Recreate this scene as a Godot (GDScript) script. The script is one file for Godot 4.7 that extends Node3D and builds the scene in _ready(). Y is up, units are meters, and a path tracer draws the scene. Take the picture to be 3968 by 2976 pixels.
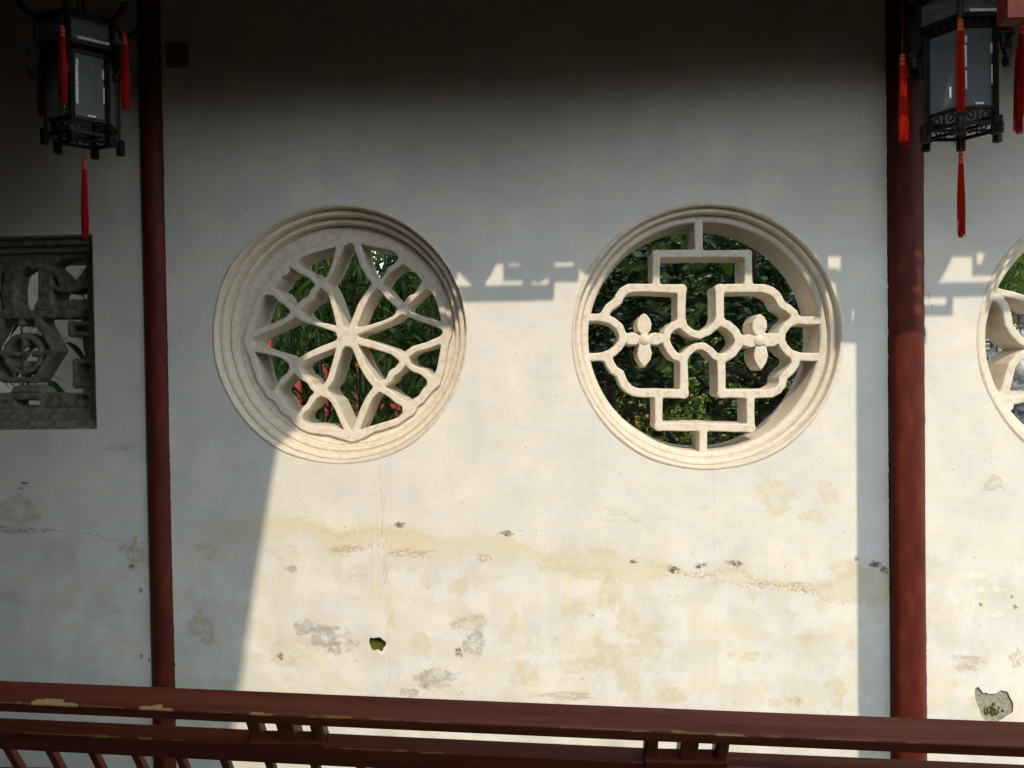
extends Node3D

# A whitewashed garden gallery wall with openwork windows, seen across a bench railing. y up, metres; the wall's face is z = 0.
var noise := FastNoiseLite.new()
var rng := RandomNumberGenerator.new()
var M := {}
const EYE := Vector3(0, 1.55, 2.8)

class Geo:
	var v := PackedVector3Array()
	var n := PackedVector3Array()
	var c := PackedColorArray()
	var u := PackedVector2Array()
	var ix := PackedInt32Array()
	var coloured := false
	func vert(p: Vector3, nn: Vector3, col := Color.WHITE, uv := Vector2.ZERO) -> int:
		v.append(p); n.append(nn); c.append(col); u.append(uv)
		return v.size() - 1
	func tri(a: int, b: int, d: int):
		var g := (v[b] - v[a]).cross(v[d] - v[a])
		if g.dot(n[a] + n[b] + n[d]) > 0.0:
			ix.append(a); ix.append(d); ix.append(b)
		else:
			ix.append(a); ix.append(b); ix.append(d)
	func quad(a: int, b: int, d: int, e: int):
		tri(a, b, d); tri(a, d, e)
	func flat(pts: Array, nn: Vector3, col := Color.WHITE):
		var id := []
		for p in pts: id.append(vert(p, nn, col))
		for k in range(1, pts.size() - 1): tri(id[0], id[k], id[k + 1])
	func box(at: Vector3, size: Vector3, b := Basis.IDENTITY, bevel := 0.003, col := Color.WHITE):
		var h := size * 0.5
		var e := minf(bevel, minf(h.x, minf(h.y, h.z)) * 0.6)
		var id := {}
		for sx in [-1, 1]:
			for sy in [-1, 1]:
				for sz in [-1, 1]:
					for ax in 3:
						var q := Vector3(sx * (h.x - e), sy * (h.y - e), sz * (h.z - e))
						var nn := Vector3.ZERO
						if ax == 0: q.x = sx * h.x; nn.x = sx
						elif ax == 1: q.y = sy * h.y; nn.y = sy
						else: q.z = sz * h.z; nn.z = sz
						id[[sx, sy, sz, ax]] = vert(at + b * q, b * nn, col)
		for s in [-1, 1]:
			quad(id[[s, -1, -1, 0]], id[[s, 1, -1, 0]], id[[s, 1, 1, 0]], id[[s, -1, 1, 0]])
			quad(id[[-1, s, -1, 1]], id[[1, s, -1, 1]], id[[1, s, 1, 1]], id[[-1, s, 1, 1]])
			quad(id[[-1, -1, s, 2]], id[[1, -1, s, 2]], id[[1, 1, s, 2]], id[[-1, 1, s, 2]])
		for s in [-1, 1]:
			for t in [-1, 1]:
				quad(id[[s, t, -1, 0]], id[[s, t, 1, 0]], id[[s, t, 1, 1]], id[[s, t, -1, 1]])
				quad(id[[s, -1, t, 0]], id[[s, 1, t, 0]], id[[s, 1, t, 2]], id[[s, -1, t, 2]])
				quad(id[[-1, s, t, 1]], id[[1, s, t, 1]], id[[1, s, t, 2]], id[[-1, s, t, 2]])
				for w in [-1, 1]:
					tri(id[[s, t, w, 0]], id[[s, t, w, 1]], id[[s, t, w, 2]])
	func bar(a: Vector3, d: Vector3, w: float, t: float, up := Vector3.UP, bevel := 0.002, col := Color.WHITE):
		var y := (d - a).normalized()
		var x := y.cross(up)
		if x.length() < 0.01: x = y.cross(Vector3.BACK)
		x = x.normalized()
		box((a + d) * 0.5, Vector3(w, a.distance_to(d), t), Basis(x, y, x.cross(y)), bevel, col)
	func tube(pts: Array, rad: Array, sides := 8, col := Color.WHITE, cap := true):
		var last := []
		var x := Vector3.RIGHT
		for k in pts.size():
			var t: Vector3 = (pts[min(k + 1, pts.size() - 1)] - pts[max(k - 1, 0)]).normalized()
			if k == 0 and absf(t.dot(x)) > 0.9: x = Vector3.BACK
			x = (x - t * x.dot(t)).normalized()
			var y := t.cross(x)
			var ring := []
			for s in sides + 1:
				var a := TAU * s / sides
				var o := x * cos(a) + y * sin(a)
				ring.append(vert(pts[k] + o * rad[k], o, col, Vector2(float(s) / sides, k)))
			if k > 0:
				for s in sides: quad(last[s], last[s + 1], ring[s + 1], ring[s])
			elif cap: fan(ring, pts[k], -t, col)
			if cap and k == pts.size() - 1: fan(ring, pts[k], t, col)
			last = ring
	func fan(ring: Array, at: Vector3, nn: Vector3, col: Color):
		var m := vert(at, nn, col)
		var id := []
		for r in ring: id.append(vert(v[r], nn, col))
		for k in id.size() - 1: tri(m, id[k], id[k + 1])
	func lathe(profile: Array, centre: Vector3, segs: int, b := Basis.IDENTITY, wob: FastNoiseLite = null, amp := 0.0, crisp := false):
		# profile: Vector2(radius, height along b's z)
		var nn := []
		for k in profile.size():
			var d: Vector2 = profile[min(k + 1, profile.size() - 1)] - profile[max(k - 1, 0)]
			nn.append(Vector2(d.y, -d.x).normalized())
		var last := []
		for s in segs + 1:
			var a := TAU * s / segs
			var ids := []
			var pos := []
			for k in profile.size():
				var p: Vector2 = profile[k]
				var w := 0.0
				if wob: w = wob.get_noise_3d(cos(a) * 90.0, sin(a) * 90.0, 7.0 + int(k / 4) * 30.0) * amp
				pos.append(Vector3(cos(a) * (p.x + w), sin(a) * (p.x + w), p.y + w * 0.5))
			for k in profile.size() - 1:
				var d: Vector2 = (profile[k + 1] - profile[k])
				var n0 := Vector2(d.y, -d.x).normalized()
				for e in 2:
					var q: Vector2 = n0 if crisp else nn[k + e]
					ids.append(vert(centre + b * pos[k + e], b * Vector3(cos(a) * q.x, sin(a) * q.x, q.y), Color.WHITE))
			if s > 0:
				for k in profile.size() - 1: quad(last[k * 2], last[k * 2 + 1], ids[k * 2 + 1], ids[k * 2])
			last = ids
	func mesh() -> ArrayMesh:
		var a := []
		a.resize(Mesh.ARRAY_MAX)
		a[Mesh.ARRAY_VERTEX] = v; a[Mesh.ARRAY_NORMAL] = n; a[Mesh.ARRAY_INDEX] = ix; a[Mesh.ARRAY_TEX_UV] = u
		if coloured: a[Mesh.ARRAY_COLOR] = c
		var m := ArrayMesh.new()
		m.add_surface_from_arrays(Mesh.PRIMITIVE_TRIANGLES, a)
		return m

# ---------------------------------------------------------------- drawing openwork: a distance field on a grid, filled in by strokes and outlines (millimetres round a centre)
class Field:
	var h: float
	var x0: float
	var y0: float
	var nx: int
	var ny: int
	var d := PackedFloat32Array()
	var tmp := PackedFloat32Array()
	func _init(cell: float, ax: float, ay: float, bx: float, by: float):
		h = cell; x0 = ax; y0 = ay
		nx = int((bx - ax) / cell) + 2; ny = int((by - ay) / cell) + 2
		d.resize(nx * ny); d.fill(0.3)
		tmp.resize(nx * ny)
	func stroke(mm: Array, wide: float):
		tmp.fill(0.3)
		var r := wide * 0.0005
		var lo := Vector2i(nx, ny)
		var hi := Vector2i(0, 0)
		for s in range(0, mm.size() - 2, 2):
			var ax: float = mm[s] * 0.001; var ay: float = mm[s + 1] * 0.001
			var ex: float = mm[s + 2] * 0.001 - ax; var ey: float = mm[s + 3] * 0.001 - ay
			var l2 := maxf(ex * ex + ey * ey, 1e-9)
			var m := r + 0.016
			var i0 := clampi(int((minf(ax, ax + ex) - m - x0) / h), 0, nx - 1)
			var i1 := clampi(int((maxf(ax, ax + ex) + m - x0) / h) + 1, 0, nx - 1)
			var j0 := clampi(int((minf(ay, ay + ey) - m - y0) / h), 0, ny - 1)
			var j1 := clampi(int((maxf(ay, ay + ey) + m - y0) / h) + 1, 0, ny - 1)
			lo = Vector2i(mini(lo.x, i0), mini(lo.y, j0)); hi = Vector2i(maxi(hi.x, i1), maxi(hi.y, j1))
			for j in range(j0, j1 + 1):
				var py := y0 + j * h - ay
				for i in range(i0, i1 + 1):
					var px := x0 + i * h - ax
					var t := clampf((px * ex + py * ey) / l2, 0.0, 1.0)
					var qx := px - t * ex
					var qy := py - t * ey
					var q := sqrt(qx * qx + qy * qy) - r
					var at := j * nx + i
					if q < tmp[at]: tmp[at] = q
		merge(lo, hi)
	func fill(mm: Array):
		tmp.fill(0.3)
		var pl := PackedVector2Array()
		var lo2 := Vector2(9, 9)
		var hi2 := Vector2(-9, -9)
		for s in range(0, mm.size(), 2):
			var p := Vector2(mm[s] * 0.001, mm[s + 1] * 0.001)
			pl.append(p); lo2 = lo2.min(p); hi2 = hi2.max(p)
		var lo := Vector2i(clampi(int((lo2.x - 0.016 - x0) / h), 0, nx - 1), clampi(int((lo2.y - 0.016 - y0) / h), 0, ny - 1))
		var hi := Vector2i(clampi(int((hi2.x + 0.016 - x0) / h) + 1, 0, nx - 1), clampi(int((hi2.y + 0.016 - y0) / h) + 1, 0, ny - 1))
		var np := pl.size()
		for j in range(lo.y, hi.y + 1):
			for i in range(lo.x, hi.x + 1):
				var p := Vector2(x0 + i * h, y0 + j * h)
				var q := 9.0
				for k in np:
					var a := pl[k]
					var e := pl[(k + 1) % np] - a
					q = minf(q, (p - a - e * clampf((p - a).dot(e) / maxf(e.length_squared(), 1e-9), 0.0, 1.0)).length_squared())
				q = sqrt(q)
				tmp[j * nx + i] = -q if Geometry2D.is_point_in_polygon(p, pl) else q
		if keep_tmp:
			return
		merge(lo, hi)
	var keep_tmp := false
	func carve(mm: Array):
		# a hole with its own outline, cusps and all
		keep_tmp = true
		fill(mm)
		keep_tmp = false
		for k in d.size():
			var b := -tmp[k]
			if b < -0.1: continue
			var q := maxf(0.003 - absf(d[k] - b), 0.0) / 0.003
			d[k] = maxf(d[k], b) + q * q * 0.003 * 0.25
	func merge(lo: Vector2i, hi: Vector2i):
		for j in range(lo.y, hi.y + 1):
			for i in range(lo.x, hi.x + 1):
				var at := j * nx + i
				var a := d[at]
				var b := tmp[at]
				var q := maxf(0.009 - absf(a - b), 0.0) / 0.009
				d[at] = minf(a, b) - q * q * 0.009 * 0.25
	func cut(cx: float, cy: float, rad: float):
		for j in ny:
			for i in nx:
				var q := rad * 0.001 - Vector2(x0 + i * h - cx * 0.001, y0 + j * h - cy * 0.001).length()
				d[j * nx + i] = maxf(d[j * nx + i], q)
	func g(i: int, j: int) -> Vector2:
		var a := d[j * nx + mini(i + 1, nx - 1)] - d[j * nx + maxi(i - 1, 0)]
		var b := d[mini(j + 1, ny - 1) * nx + i] - d[maxi(j - 1, 0) * nx + i]
		return Vector2(a, b).normalized()
	func relief(at: Vector2, zf: float, zb: float, fil: float, wear: FastNoiseLite) -> Geo:
		for j in ny:
			for i in nx: d[j * nx + i] += wear.get_noise_2d((x0 + at.x + i * h) * 420.0, (y0 + at.y + j * h) * 300.0) * 0.0016
		var o := Geo.new()
		var gv := PackedInt32Array()
		gv.resize(nx * ny); gv.fill(-1)
		var cross := {}
		var side := {}
		var tris := []
		for j in ny - 1:
			for i in nx - 1:
				var k := j * nx + i
				if d[k] > 0.0 and d[k + 1] > 0.0 and d[k + nx] > 0.0 and d[k + nx + 1] > 0.0: continue
				var set2 = [[k, k + 1, k + nx + 1], [k, k + nx + 1, k + nx]] if (i + j) % 2 == 0 else [[k, k + 1, k + nx], [k + 1, k + nx + 1, k + nx]]
				for t in set2:
					var pl := []
					var cut := []
					for e in 3:
						var p: int = t[e]
						var q: int = t[(e + 1) % 3]
						if d[p] <= 0.0:
							if gv[p] < 0:
								var pi := p % nx
								var pj := p / nx
								var s := (fil - minf(-d[p], fil)) / fil
								var gg := g(pi, pj) * s
								var wx := at.x + x0 + pi * h
								var wy := at.y + y0 + pj * h
								gv[p] = o.vert(Vector3(wx, wy, zf - fil * (1.0 - sqrt(1.0 - s * s)) + wear.get_noise_2d(wx * 900.0, wy * 900.0 + 77.0) * 0.0006), Vector3(gg.x, gg.y, sqrt(maxf(1.0 - s * s, 0.0)) + 0.02).normalized())
							pl.append(gv[p])
						if (d[p] <= 0.0) != (d[q] <= 0.0):
							var key := mini(p, q) * 1000000 + maxi(p, q)
							if not cross.has(key):
								var f := d[p] / (d[p] - d[q])
								var gg := g(p % nx, p / nx).lerp(g(q % nx, q / nx), f).normalized()
								var pp := Vector2(at.x + x0 + lerpf(p % nx, q % nx, f) * h, at.y + y0 + lerpf(p / nx, q / nx, f) * h)
								cross[key] = o.vert(Vector3(pp.x, pp.y, zf - fil), Vector3(gg.x, gg.y, 0.02).normalized())
								side[cross[key]] = o.vert(Vector3(pp.x, pp.y, zb), Vector3(gg.x, gg.y, 0.0))
							pl.append(cross[key]); cut.append(cross[key])
					for e in range(1, pl.size() - 1): o.tri(pl[0], pl[e], pl[e + 1]); tris.append([pl[0], pl[e], pl[e + 1]])
					if cut.size() == 2: o.quad(cut[0], cut[1], side[cut[1]], side[cut[0]])
		var back := {}
		for t in tris:
			for q in t:
				if not back.has(q): back[q] = o.vert(Vector3(o.v[q].x, o.v[q].y, zb), Vector3(0, 0, -1))
			o.tri(back[t[0]], back[t[1]], back[t[2]])
		return o

# ---------------------------------------------------------------- scene tree
var taken := {}
func numbered(called: String) -> String:
	var k: int = taken.get(called, 0)
	taken[called] = k + 1
	return called if k == 0 else "%s_%03d" % [called, k]
func thing(called: String, label: String, category: String, at := Vector3.ZERO, group := "") -> Node3D:
	var o := Node3D.new()
	o.name = numbered(called)
	add_child(o)
	o.position = at
	o.set_meta("label", label); o.set_meta("category", category)
	if group != "": o.set_meta("group", group)
	return o
func part(called: String, g, mat: Material, parent: Node3D, at := Transform3D.IDENTITY) -> MeshInstance3D:
	var o := MeshInstance3D.new()
	o.name = called
	o.mesh = g.mesh() if g is Geo else g
	o.material_override = mat
	o.transform = at
	parent.add_child(o, true)
	return o
func struct(called: String, g, mat: Material) -> MeshInstance3D:
	var o := part(numbered(called), g, mat, self)
	o.set_meta("kind", "structure")
	return o
func group_node(called: String, parent: Node3D, label := "") -> Node3D:
	var o := Node3D.new()
	o.name = called
	parent.add_child(o, true)
	if label != "": o.set_meta("label", label)
	return o

# ---------------------------------------------------------------- materials
func srgb(r: int, g: int, b: int) -> Color:
	return Color8(r, g, b)
func paint(col: Color, rough: float, spec := 0.5) -> StandardMaterial3D:
	var m := StandardMaterial3D.new()
	m.albedo_color = col; m.roughness = rough; m.metallic_specular = spec
	return m
func cloud_tex(size: int, seed_: int, freq: float, stops: Array, oct := 4, stretch := 1) -> ImageTexture:
	var f := FastNoiseLite.new()
	f.noise_type = FastNoiseLite.TYPE_SIMPLEX; f.seed = seed_; f.frequency = freq
	f.fractal_octaves = oct
	var im := f.get_seamless_image(size, size / stretch)
	if stretch > 1: im.resize(size, size)
	im.convert(Image.FORMAT_L8)
	var src := im.get_data()
	var ramp := Gradient.new()
	ramp.offsets = PackedFloat32Array(); ramp.colors = PackedColorArray()
	var off := PackedFloat32Array()
	var cols := PackedColorArray()
	for s in stops: off.append(s[0]); cols.append(s[1])
	ramp.offsets = off; ramp.colors = cols
	var lut := []
	for k in 256: lut.append(ramp.sample(k / 255.0))
	var out := PackedByteArray()
	out.resize(src.size() * 3)
	for k in src.size():
		var q: Color = lut[src[k]]
		out[k * 3] = q.r8; out[k * 3 + 1] = q.g8; out[k * 3 + 2] = q.b8
	return ImageTexture.create_from_image(Image.create_from_data(im.get_width(), im.get_height(), false, Image.FORMAT_RGB8, out))
func bump_tex(size: int, seed_: int, freq: float, amount: float, oct := 4) -> ImageTexture:
	var f := FastNoiseLite.new()
	f.noise_type = FastNoiseLite.TYPE_SIMPLEX; f.seed = seed_; f.frequency = freq; f.fractal_octaves = oct
	var im := f.get_seamless_image(size, size)
	im.convert(Image.FORMAT_RGB8)
	im.bump_map_to_normal_map(amount)
	return ImageTexture.create_from_image(im)
func tri(m: StandardMaterial3D, per_metre: float) -> StandardMaterial3D:
	m.uv1_triplanar = true; m.uv1_world_triplanar = true
	m.uv1_scale = Vector3.ONE * per_metre
	return m

# the wall's plaster: colour of the lime wash, its tide line, patches of salt and damp; 4.2 m by 3.2 m
const TW := 1680
const TH := 1280
const TX := -2.3
const TY := 0.0
const TPM := 400.0
var px := PackedByteArray()
var fine := PackedByteArray()
var mid := PackedByteArray()
func put(i: int, j: int, col: Color, a: float):
	var k := (j * TW + i) * 3
	px[k] = int(lerpf(px[k], col.r * 255.0, a))
	px[k + 1] = int(lerpf(px[k + 1], col.g * 255.0, a))
	px[k + 2] = int(lerpf(px[k + 2], col.b * 255.0, a))
const UPPER := [-1.162, 1.026, -1.108, 1.044, -1.006, 1.043, -0.934, 1.026, -0.875, 1.008, -0.816, 0.984, -0.744, 1.005, -0.673, 1.013, -0.609, 0.993, -0.544, 0.996, -0.439, 0.966, -0.335, 0.949, -0.276, 0.966, -0.23, 0.972, -0.144, 0.937, -0.092, 0.917, 0.006, 0.908, 0.086, 0.937, 0.143, 0.92, 0.211, 0.891, 0.279, 0.886, 0.341, 0.88, 0.425, 0.851, 0.498, 0.852, 0.565, 0.869, 0.615, 0.852, 0.665, 0.823, 0.748, 0.807, 0.814, 0.796, 0.896, 0.818, 0.979, 0.861]
const LOWER := [-1.164, 0.949, -1.074, 0.943, -1.007, 0.967, -0.923, 0.967, -0.853, 0.923, -0.793, 0.917, -0.746, 0.923, -0.71, 0.937, -0.651, 0.949, -0.622, 0.92, -0.557, 0.905, -0.499, 0.896, -0.441, 0.888, -0.382, 0.879, -0.347, 0.902, -0.283, 0.879, -0.208, 0.879, -0.093, 0.874, 0.005, 0.851, 0.085, 0.851, 0.153, 0.805, 0.232, 0.799, 0.312, 0.823, 0.425, 0.829, 0.497, 0.823, 0.564, 0.818, 0.62, 0.806, 0.664, 0.789, 0.731, 0.786, 0.792, 0.781, 0.836, 0.79, 0.879, 0.751, 0.978, 0.734]
const BORDER := [17, 355, -12, 348, -41, 336, -77, 324, -115, 313, -159, 300, -188, 289, -205, 279, -218, 263, -230, 244, -251, 230, -262, 213, -266, 198, -293, 181, -311, 158, -325, 127, -339, 87, -357, 33, -369, -5, -374, -9, -364, -38, -351, -70, -337, -120, -321, -163, -303, -189, -280, -211, -257, -236, -243, -264, -223, -278, -200, -294, -187, -315, -171, -329, -142, -341, -69, -350, -19, -365, 12, -376, 29, -373, 55, -363, 91, -343, 134, -331, 181, -316, 222, -287, 241, -268, 254, -248, 272, -238, 286, -220, 304, -197, 330, -172, 344, -138, 356, -81, 365, -30, 374, 1, 376, 0, 365, 48, 346, 111, 330, 154, 310, 188, 291, 214, 271, 236, 250, 252, 230, 268, 214, 292, 192, 313, 154, 326, 117, 336, 68, 349, 25, 358, 16, 357]
const HEART := [-0.206, -0.005, 0.194, -0.016]
const KINDS := {
	"g": [Color(0.60, 0.58, 0.54), 0.75, 0.55], "t": [Color(0.68, 0.62, 0.50), 0.65, 0.6], "p": [Color(0.79, 0.70, 0.60), 0.5, 0.9],
	"r": [Color(0.69, 0.55, 0.41), 0.6, 0.75], "y": [Color(0.805, 0.77, 0.635), 0.7, 0.45], "d": [Color(0.36, 0.33, 0.29), 0.9, 0.5],
	"w": [Color(0.93, 0.92, 0.89), 0.7, 0.25], "e": [Color(0.76, 0.755, 0.73), 0.55, 0.5], "o": [Color(0.70, 0.66, 0.52), 0.6, 0.5], "d2": [Color(0.50, 0.48, 0.42), 0.6, 0.9]}
func blots(kind: String, list: Array):
	var col: Color = KINDS[kind][0]
	var strength: float = KINDS[kind][1]
	var grain: float = KINDS[kind][2]
	for s in range(0, list.size(), 4): blot(list[s], list[s + 1], list[s + 2], list[s + 3], col, strength, grain, kind != "d" and kind != "w")
func blot(cx: float, cy: float, rx: float, ry: float, col: Color, strength: float, grain: float, ringed: bool):
	var i0 := clampi(int((cx - rx * 1.7 - TX) * TPM), 0, TW - 1)
	var i1 := clampi(int((cx + rx * 1.7 - TX) * TPM), 0, TW - 1)
	var j0 := clampi(int((3.2 - cy - ry * 1.7) * TPM), 0, TH - 1)
	var j1 := clampi(int((3.2 - cy + ry * 1.7) * TPM), 0, TH - 1)
	var s := 1.0 / maxf(0.012, minf(rx, ry))
	for j in range(j0, j1 + 1):
		var dy := ((3.2 - j / TPM) - cy) / ry
		for i in range(i0, i1 + 1):
			var dx := (TX + i / TPM - cx) / rx
			var q := sqrt(dx * dx + dy * dy)
			if q > 1.7: continue
			q += noise.get_noise_3d(dx * 55.0, dy * 55.0, cx * 900.0 + cy * 300.0) * 0.8 + noise.get_noise_3d(dx * 190.0, dy * 190.0, cx * 500.0) * 0.3
			var a := smoothstep(1.15, 0.5, q)
			if a <= 0.0: continue
			var f := (fine[j * TW + i] / 255.0 - 0.5) * 2.6 + (smoothstep(-0.05, 0.12, noise.get_noise_3d(dx * 70.0, dy * 70.0, cy * 900.0)) - 0.5) * 0.7 + noise.get_noise_3d(dx * 130.0, dy * 130.0, cx * 700.0) * 1.3
			var b := clampf(lerpf(1.0, 0.5 + f, grain), 0.0, 1.0)
			if ringed: b = minf(1.0, b + smoothstep(0.35, 0.95, q) * 0.35) * lerpf(0.65, 1.0, smoothstep(0.1, 0.9, q))
			put(i, j, col, a * b * strength)
func along(line: Array, x: float) -> float:
	for k in range(0, line.size() - 2, 2):
		if x < line[k + 2]: return lerpf(line[k + 1], line[k + 3], clampf((x - line[k]) / (line[k + 2] - line[k]), 0.0, 1.0))
	return line[line.size() - 1]
func plaster_image() -> Array:
	var f := FastNoiseLite.new()
	f.noise_type = FastNoiseLite.TYPE_SIMPLEX
	f.seed = 11; f.frequency = 0.008; f.fractal_octaves = 5; f.fractal_gain = 0.55
	var a := f.get_image(TW, TH); a.convert(Image.FORMAT_L8)
	f.seed = 12; f.frequency = 0.16; f.fractal_octaves = 3
	var b := f.get_image(TW, TH); b.convert(Image.FORMAT_L8)
	f.seed = 13; f.frequency = 0.02; f.fractal_octaves = 4
	var s := f.get_image(TW, TH / 14); s.resize(TW, TH, Image.INTERPOLATE_CUBIC); s.convert(Image.FORMAT_L8)   # the vertical drag of a brush
	f.seed = 14; f.frequency = 0.035
	var t := f.get_image(TW / 5, TH); t.resize(TW, TH, Image.INTERPOLATE_CUBIC); t.convert(Image.FORMAT_L8)   # and the level drag
	f.seed = 15; f.frequency = 0.014; f.fractal_octaves = 6; f.fractal_gain = 0.6
	var fl := f.get_image(TW, TH); fl.convert(Image.FORMAT_L8)
	var flake := fl.get_data()
	mid = a.get_data(); fine = b.get_data()
	var sd := s.get_data()
	var td := t.get_data()
	px.resize(TW * TH * 3)
	var clean := [0.868, 0.855, 0.826]
	for j in TH:
		var y := 3.2 - j / TPM
		for i in TW:
			var k := j * TW + i
			var low := (mid[k] - 128) / 128.0
			var drag := (sd[k] - 128) / 128.0
			var level := (td[k] - 128) / 128.0
			var fn := (fine[k] - 128) / 128.0
			var w := low * 0.034 + drag * 0.008 + level * 0.008 + fn * 0.014
			var cream := clampf(0.3 + low * 1.1 - level * 0.7, 0.0, 1.0)
			var fk := flake[k] / 255.0 + fn * 0.03
			# coats of wash that have flaked: whiter above a rim, cream where an older coat shows; chiefly below the tide line
			var damp := smoothstep(1.02, 0.80, y + low * 0.12)
			var white := smoothstep(0.53, 0.59, fk) * (0.25 + 0.75 * damp)
			var older := smoothstep(0.46, 0.37, fk) * (0.12 + 0.88 * damp)
			var grey := smoothstep(0.60, 0.75, td[k] / 255.0 + low * 0.1) * (1.0 - damp) * 0.5
			px[k * 3] = int(255.0 * clampf(clean[0] + w + white * 0.016 - older * 0.006 - grey * 0.035, 0.0, 1.0))
			px[k * 3 + 1] = int(255.0 * clampf(clean[1] + w - cream * 0.006 + white * 0.018 - older * 0.010 - grey * 0.03, 0.0, 1.0))
			px[k * 3 + 2] = int(255.0 * clampf(clean[2] + w - cream * 0.028 + white * 0.024 - older * 0.030 - grey * 0.012, 0.0, 1.0))
	# the tide line: a yellow band with a rust-brown lower edge, and the salt-whitened wash below it
	for i in TW:
		var x := TX + i / TPM
		if x < -1.42 or x > 1.10: continue
		var up := along(UPPER, x) + noise.get_noise_2d(x * 260.0, 3.0) * 0.016
		var lo := along(LOWER, x) + noise.get_noise_2d(x * 420.0, 9.0) * 0.022
		var ends := smoothstep(-1.42, -1.15, x)
		var gap := clampf(0.5 + noise.get_noise_2d(x * 60.0, 55.0) * 1.6, 0.15, 1.0)
		for j in range(int((3.2 - up - 0.05) * TPM), int((3.2 - lo + 0.05) * TPM)):
			var y := 3.2 - j / TPM
			var k := j * TW + i
			var fn := (fine[k] - 128) / 128.0
			var q := smoothstep(up + 0.012, up - 0.012, y + fn * 0.02) * smoothstep(lo - 0.008, lo + 0.012, y + fn * 0.03)
			put(i, j, Color(0.845, 0.80, 0.66), q * ends * (0.28 + 0.5 * (mid[k] / 255.0)))
			var edge := exp(-pow((y - up + 0.012 + fn * 0.02) / 0.010, 2.0)) * 0.30
			edge += exp(-pow((y - lo - 0.006 + fn * 0.03) / 0.006, 2.0)) * 0.42
			put(i, j, Color(0.70, 0.57, 0.40), edge * ends * gap * clampf(0.5 + fn * 2.0, 0.0, 1.0))
	blots('g', [-0.859, 0.608, 0.075, 0.052, -0.942, 0.637, 0.035, 0.029, -0.83, 0.567, 0.04, 0.029, -0.329, 0.583, 0.043, 0.055, -0.471, 0.464, 0.064, 0.035, -0.512, 0.446, 0.017, 0.029, -0.566, 0.411, 0.032, 0.017, -0.986, 0.849, 0.023, 0.017])
	blots('t', [-0.345, 0.658, 0.064, 0.035, 0.788, 0.395, 0.022, 0.016, -0.001, 0.4, 0.098, 0.016, -1.56, 0.9, 0.036, 0.054, -1.598, 0.922, 0.036, 0.015, 1.362, 0.534, 0.047, 0.026, 1.526, 0.552, 0.022, 0.033])
	blots('p', [-0.985, 0.554, 0.087, 0.069, -1.008, 0.908, 0.064, 0.04, -0.748, 0.82, 0.035, 0.017])
	blots('r', [-0.793, 0.92, 0.064, 0.013, -0.557, 0.908, 0.075, 0.014, -0.295, 0.888, 0.035, 0.013, 0.803, 0.793, 0.043, 0.015, 0.664, 0.801, 0.035, 0.012])
	blots('y', [-0.522, 0.581, 0.035, 0.049, -0.384, 0.786, 0.035, 0.035, -1.285, 0.931, 0.052, 0.017, -1.268, 0.89, 0.046, 0.02, -0.626, 0.668, 0.012, 0.029, -0.143, 0.578, 0.017, 0.023, -0.194, 0.665, 0.017, 0.035, -0.156, 0.479, 0.052, 0.04, 0.717, 1.09, 0.069, 0.064, 0.843, 1.038, 0.04, 0.026, 0.904, 1.128, 0.035, 0.046, -0.017, 0.874, 0.064, 0.043, 0.132, 0.905, 0.055, 0.018, 0.085, 0.839, 0.087, 0.032, 0.158, 0.765, 0.046, 0.061, 0.043, 0.712, 0.049, 0.029, 0.214, 0.664, 0.043, 0.043, 0.269, 0.57, 0.066, 0.055, 0.133, 0.557, 0.061, 0.061, 0.035, 0.513, 0.069, 0.028, 0.629, 0.553, 0.028, 0.021, 0.843, 0.609, 0.043, 0.023, 0.698, 0.548, 0.008, 0.012, 0.565, 0.553, 0.01, 0.014, 0.921, 0.417, 0.035, 0.064, 0.364, 0.416, 0.04, 0.035, 0.206, 0.46, 0.04, 0.052, 0.969, 0.593, 0.014, 0.026, 0.716, 0.392, 0.023, 0.017, 0.979, 0.852, 0.064, 0.04, 0.31, 0.645, 0.023, 0.017, 0.636, 0.767, 0.02, 0.026, -1.303, 0.925, 0.036, 0.024, 1.387, 0.396, 0.027, 0.022])
	blots('d', [-0.591, 1.01, 0.02, 0.01, -0.21, 0.978, 0.023, 0.01, -1.034, 0.536, 0.01, 0.013, -0.387, 0.553, 0.012, 0.017, 0.231, 0.879, 0.012, 0.008, 0.369, 0.851, 0.024, 0.012, 0.464, 0.863, 0.016, 0.013, 0.582, 0.872, 0.027, 0.013, -1.996, 1.145, 0.007, 0.005, -1.982, 1.165, 0.013, 0.004, -1.583, 0.859, 0.012, 0.008, -1.55, 0.771, 0.008, 0.008, -1.552, 0.53, 0.004, 0.007, -1.525, 0.515, 0.004, 0.005, 1.404, 0.732, 0.008, 0.005, 1.515, 0.726, 0.007, 0.007, 1.504, 0.76, 0.005, 0.004, 1.06, 0.87, 0.03, 0.011, 1.086, 0.854, 0.014, 0.012, 0.992, 0.891, 0.007, 0.009])
	blots('w', [-0.658, 0.556, 0.023, 0.017, 1.307, 0.766, 0.019, 0.018, 1.399, 0.835, 0.06, 0.015, 1.455, 0.785, 0.033, 0.012, 1.465, 0.698, 0.038, 0.012, 1.409, 0.785, 0.019, 0.012, 1.322, 0.739, 0.011, 0.01])
	blots('e', [0.179, 1.052, 0.035, 0.023, 0.246, 1.031, 0.026, 0.015, 0.201, 1.02, 0.064, 0.008, -0.044, 0.596, 0.02, 0.016, 0.758, 0.688, 0.023, 0.023, 0.483, 1.071, 0.014, 0.009, -1.865, 0.893, 0.06, 0.054, -1.693, 0.711, 0.073, 0.042, -2.045, 0.741, 0.054, 0.03, 1.054, 0.746, 0.022, 0.022])
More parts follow.
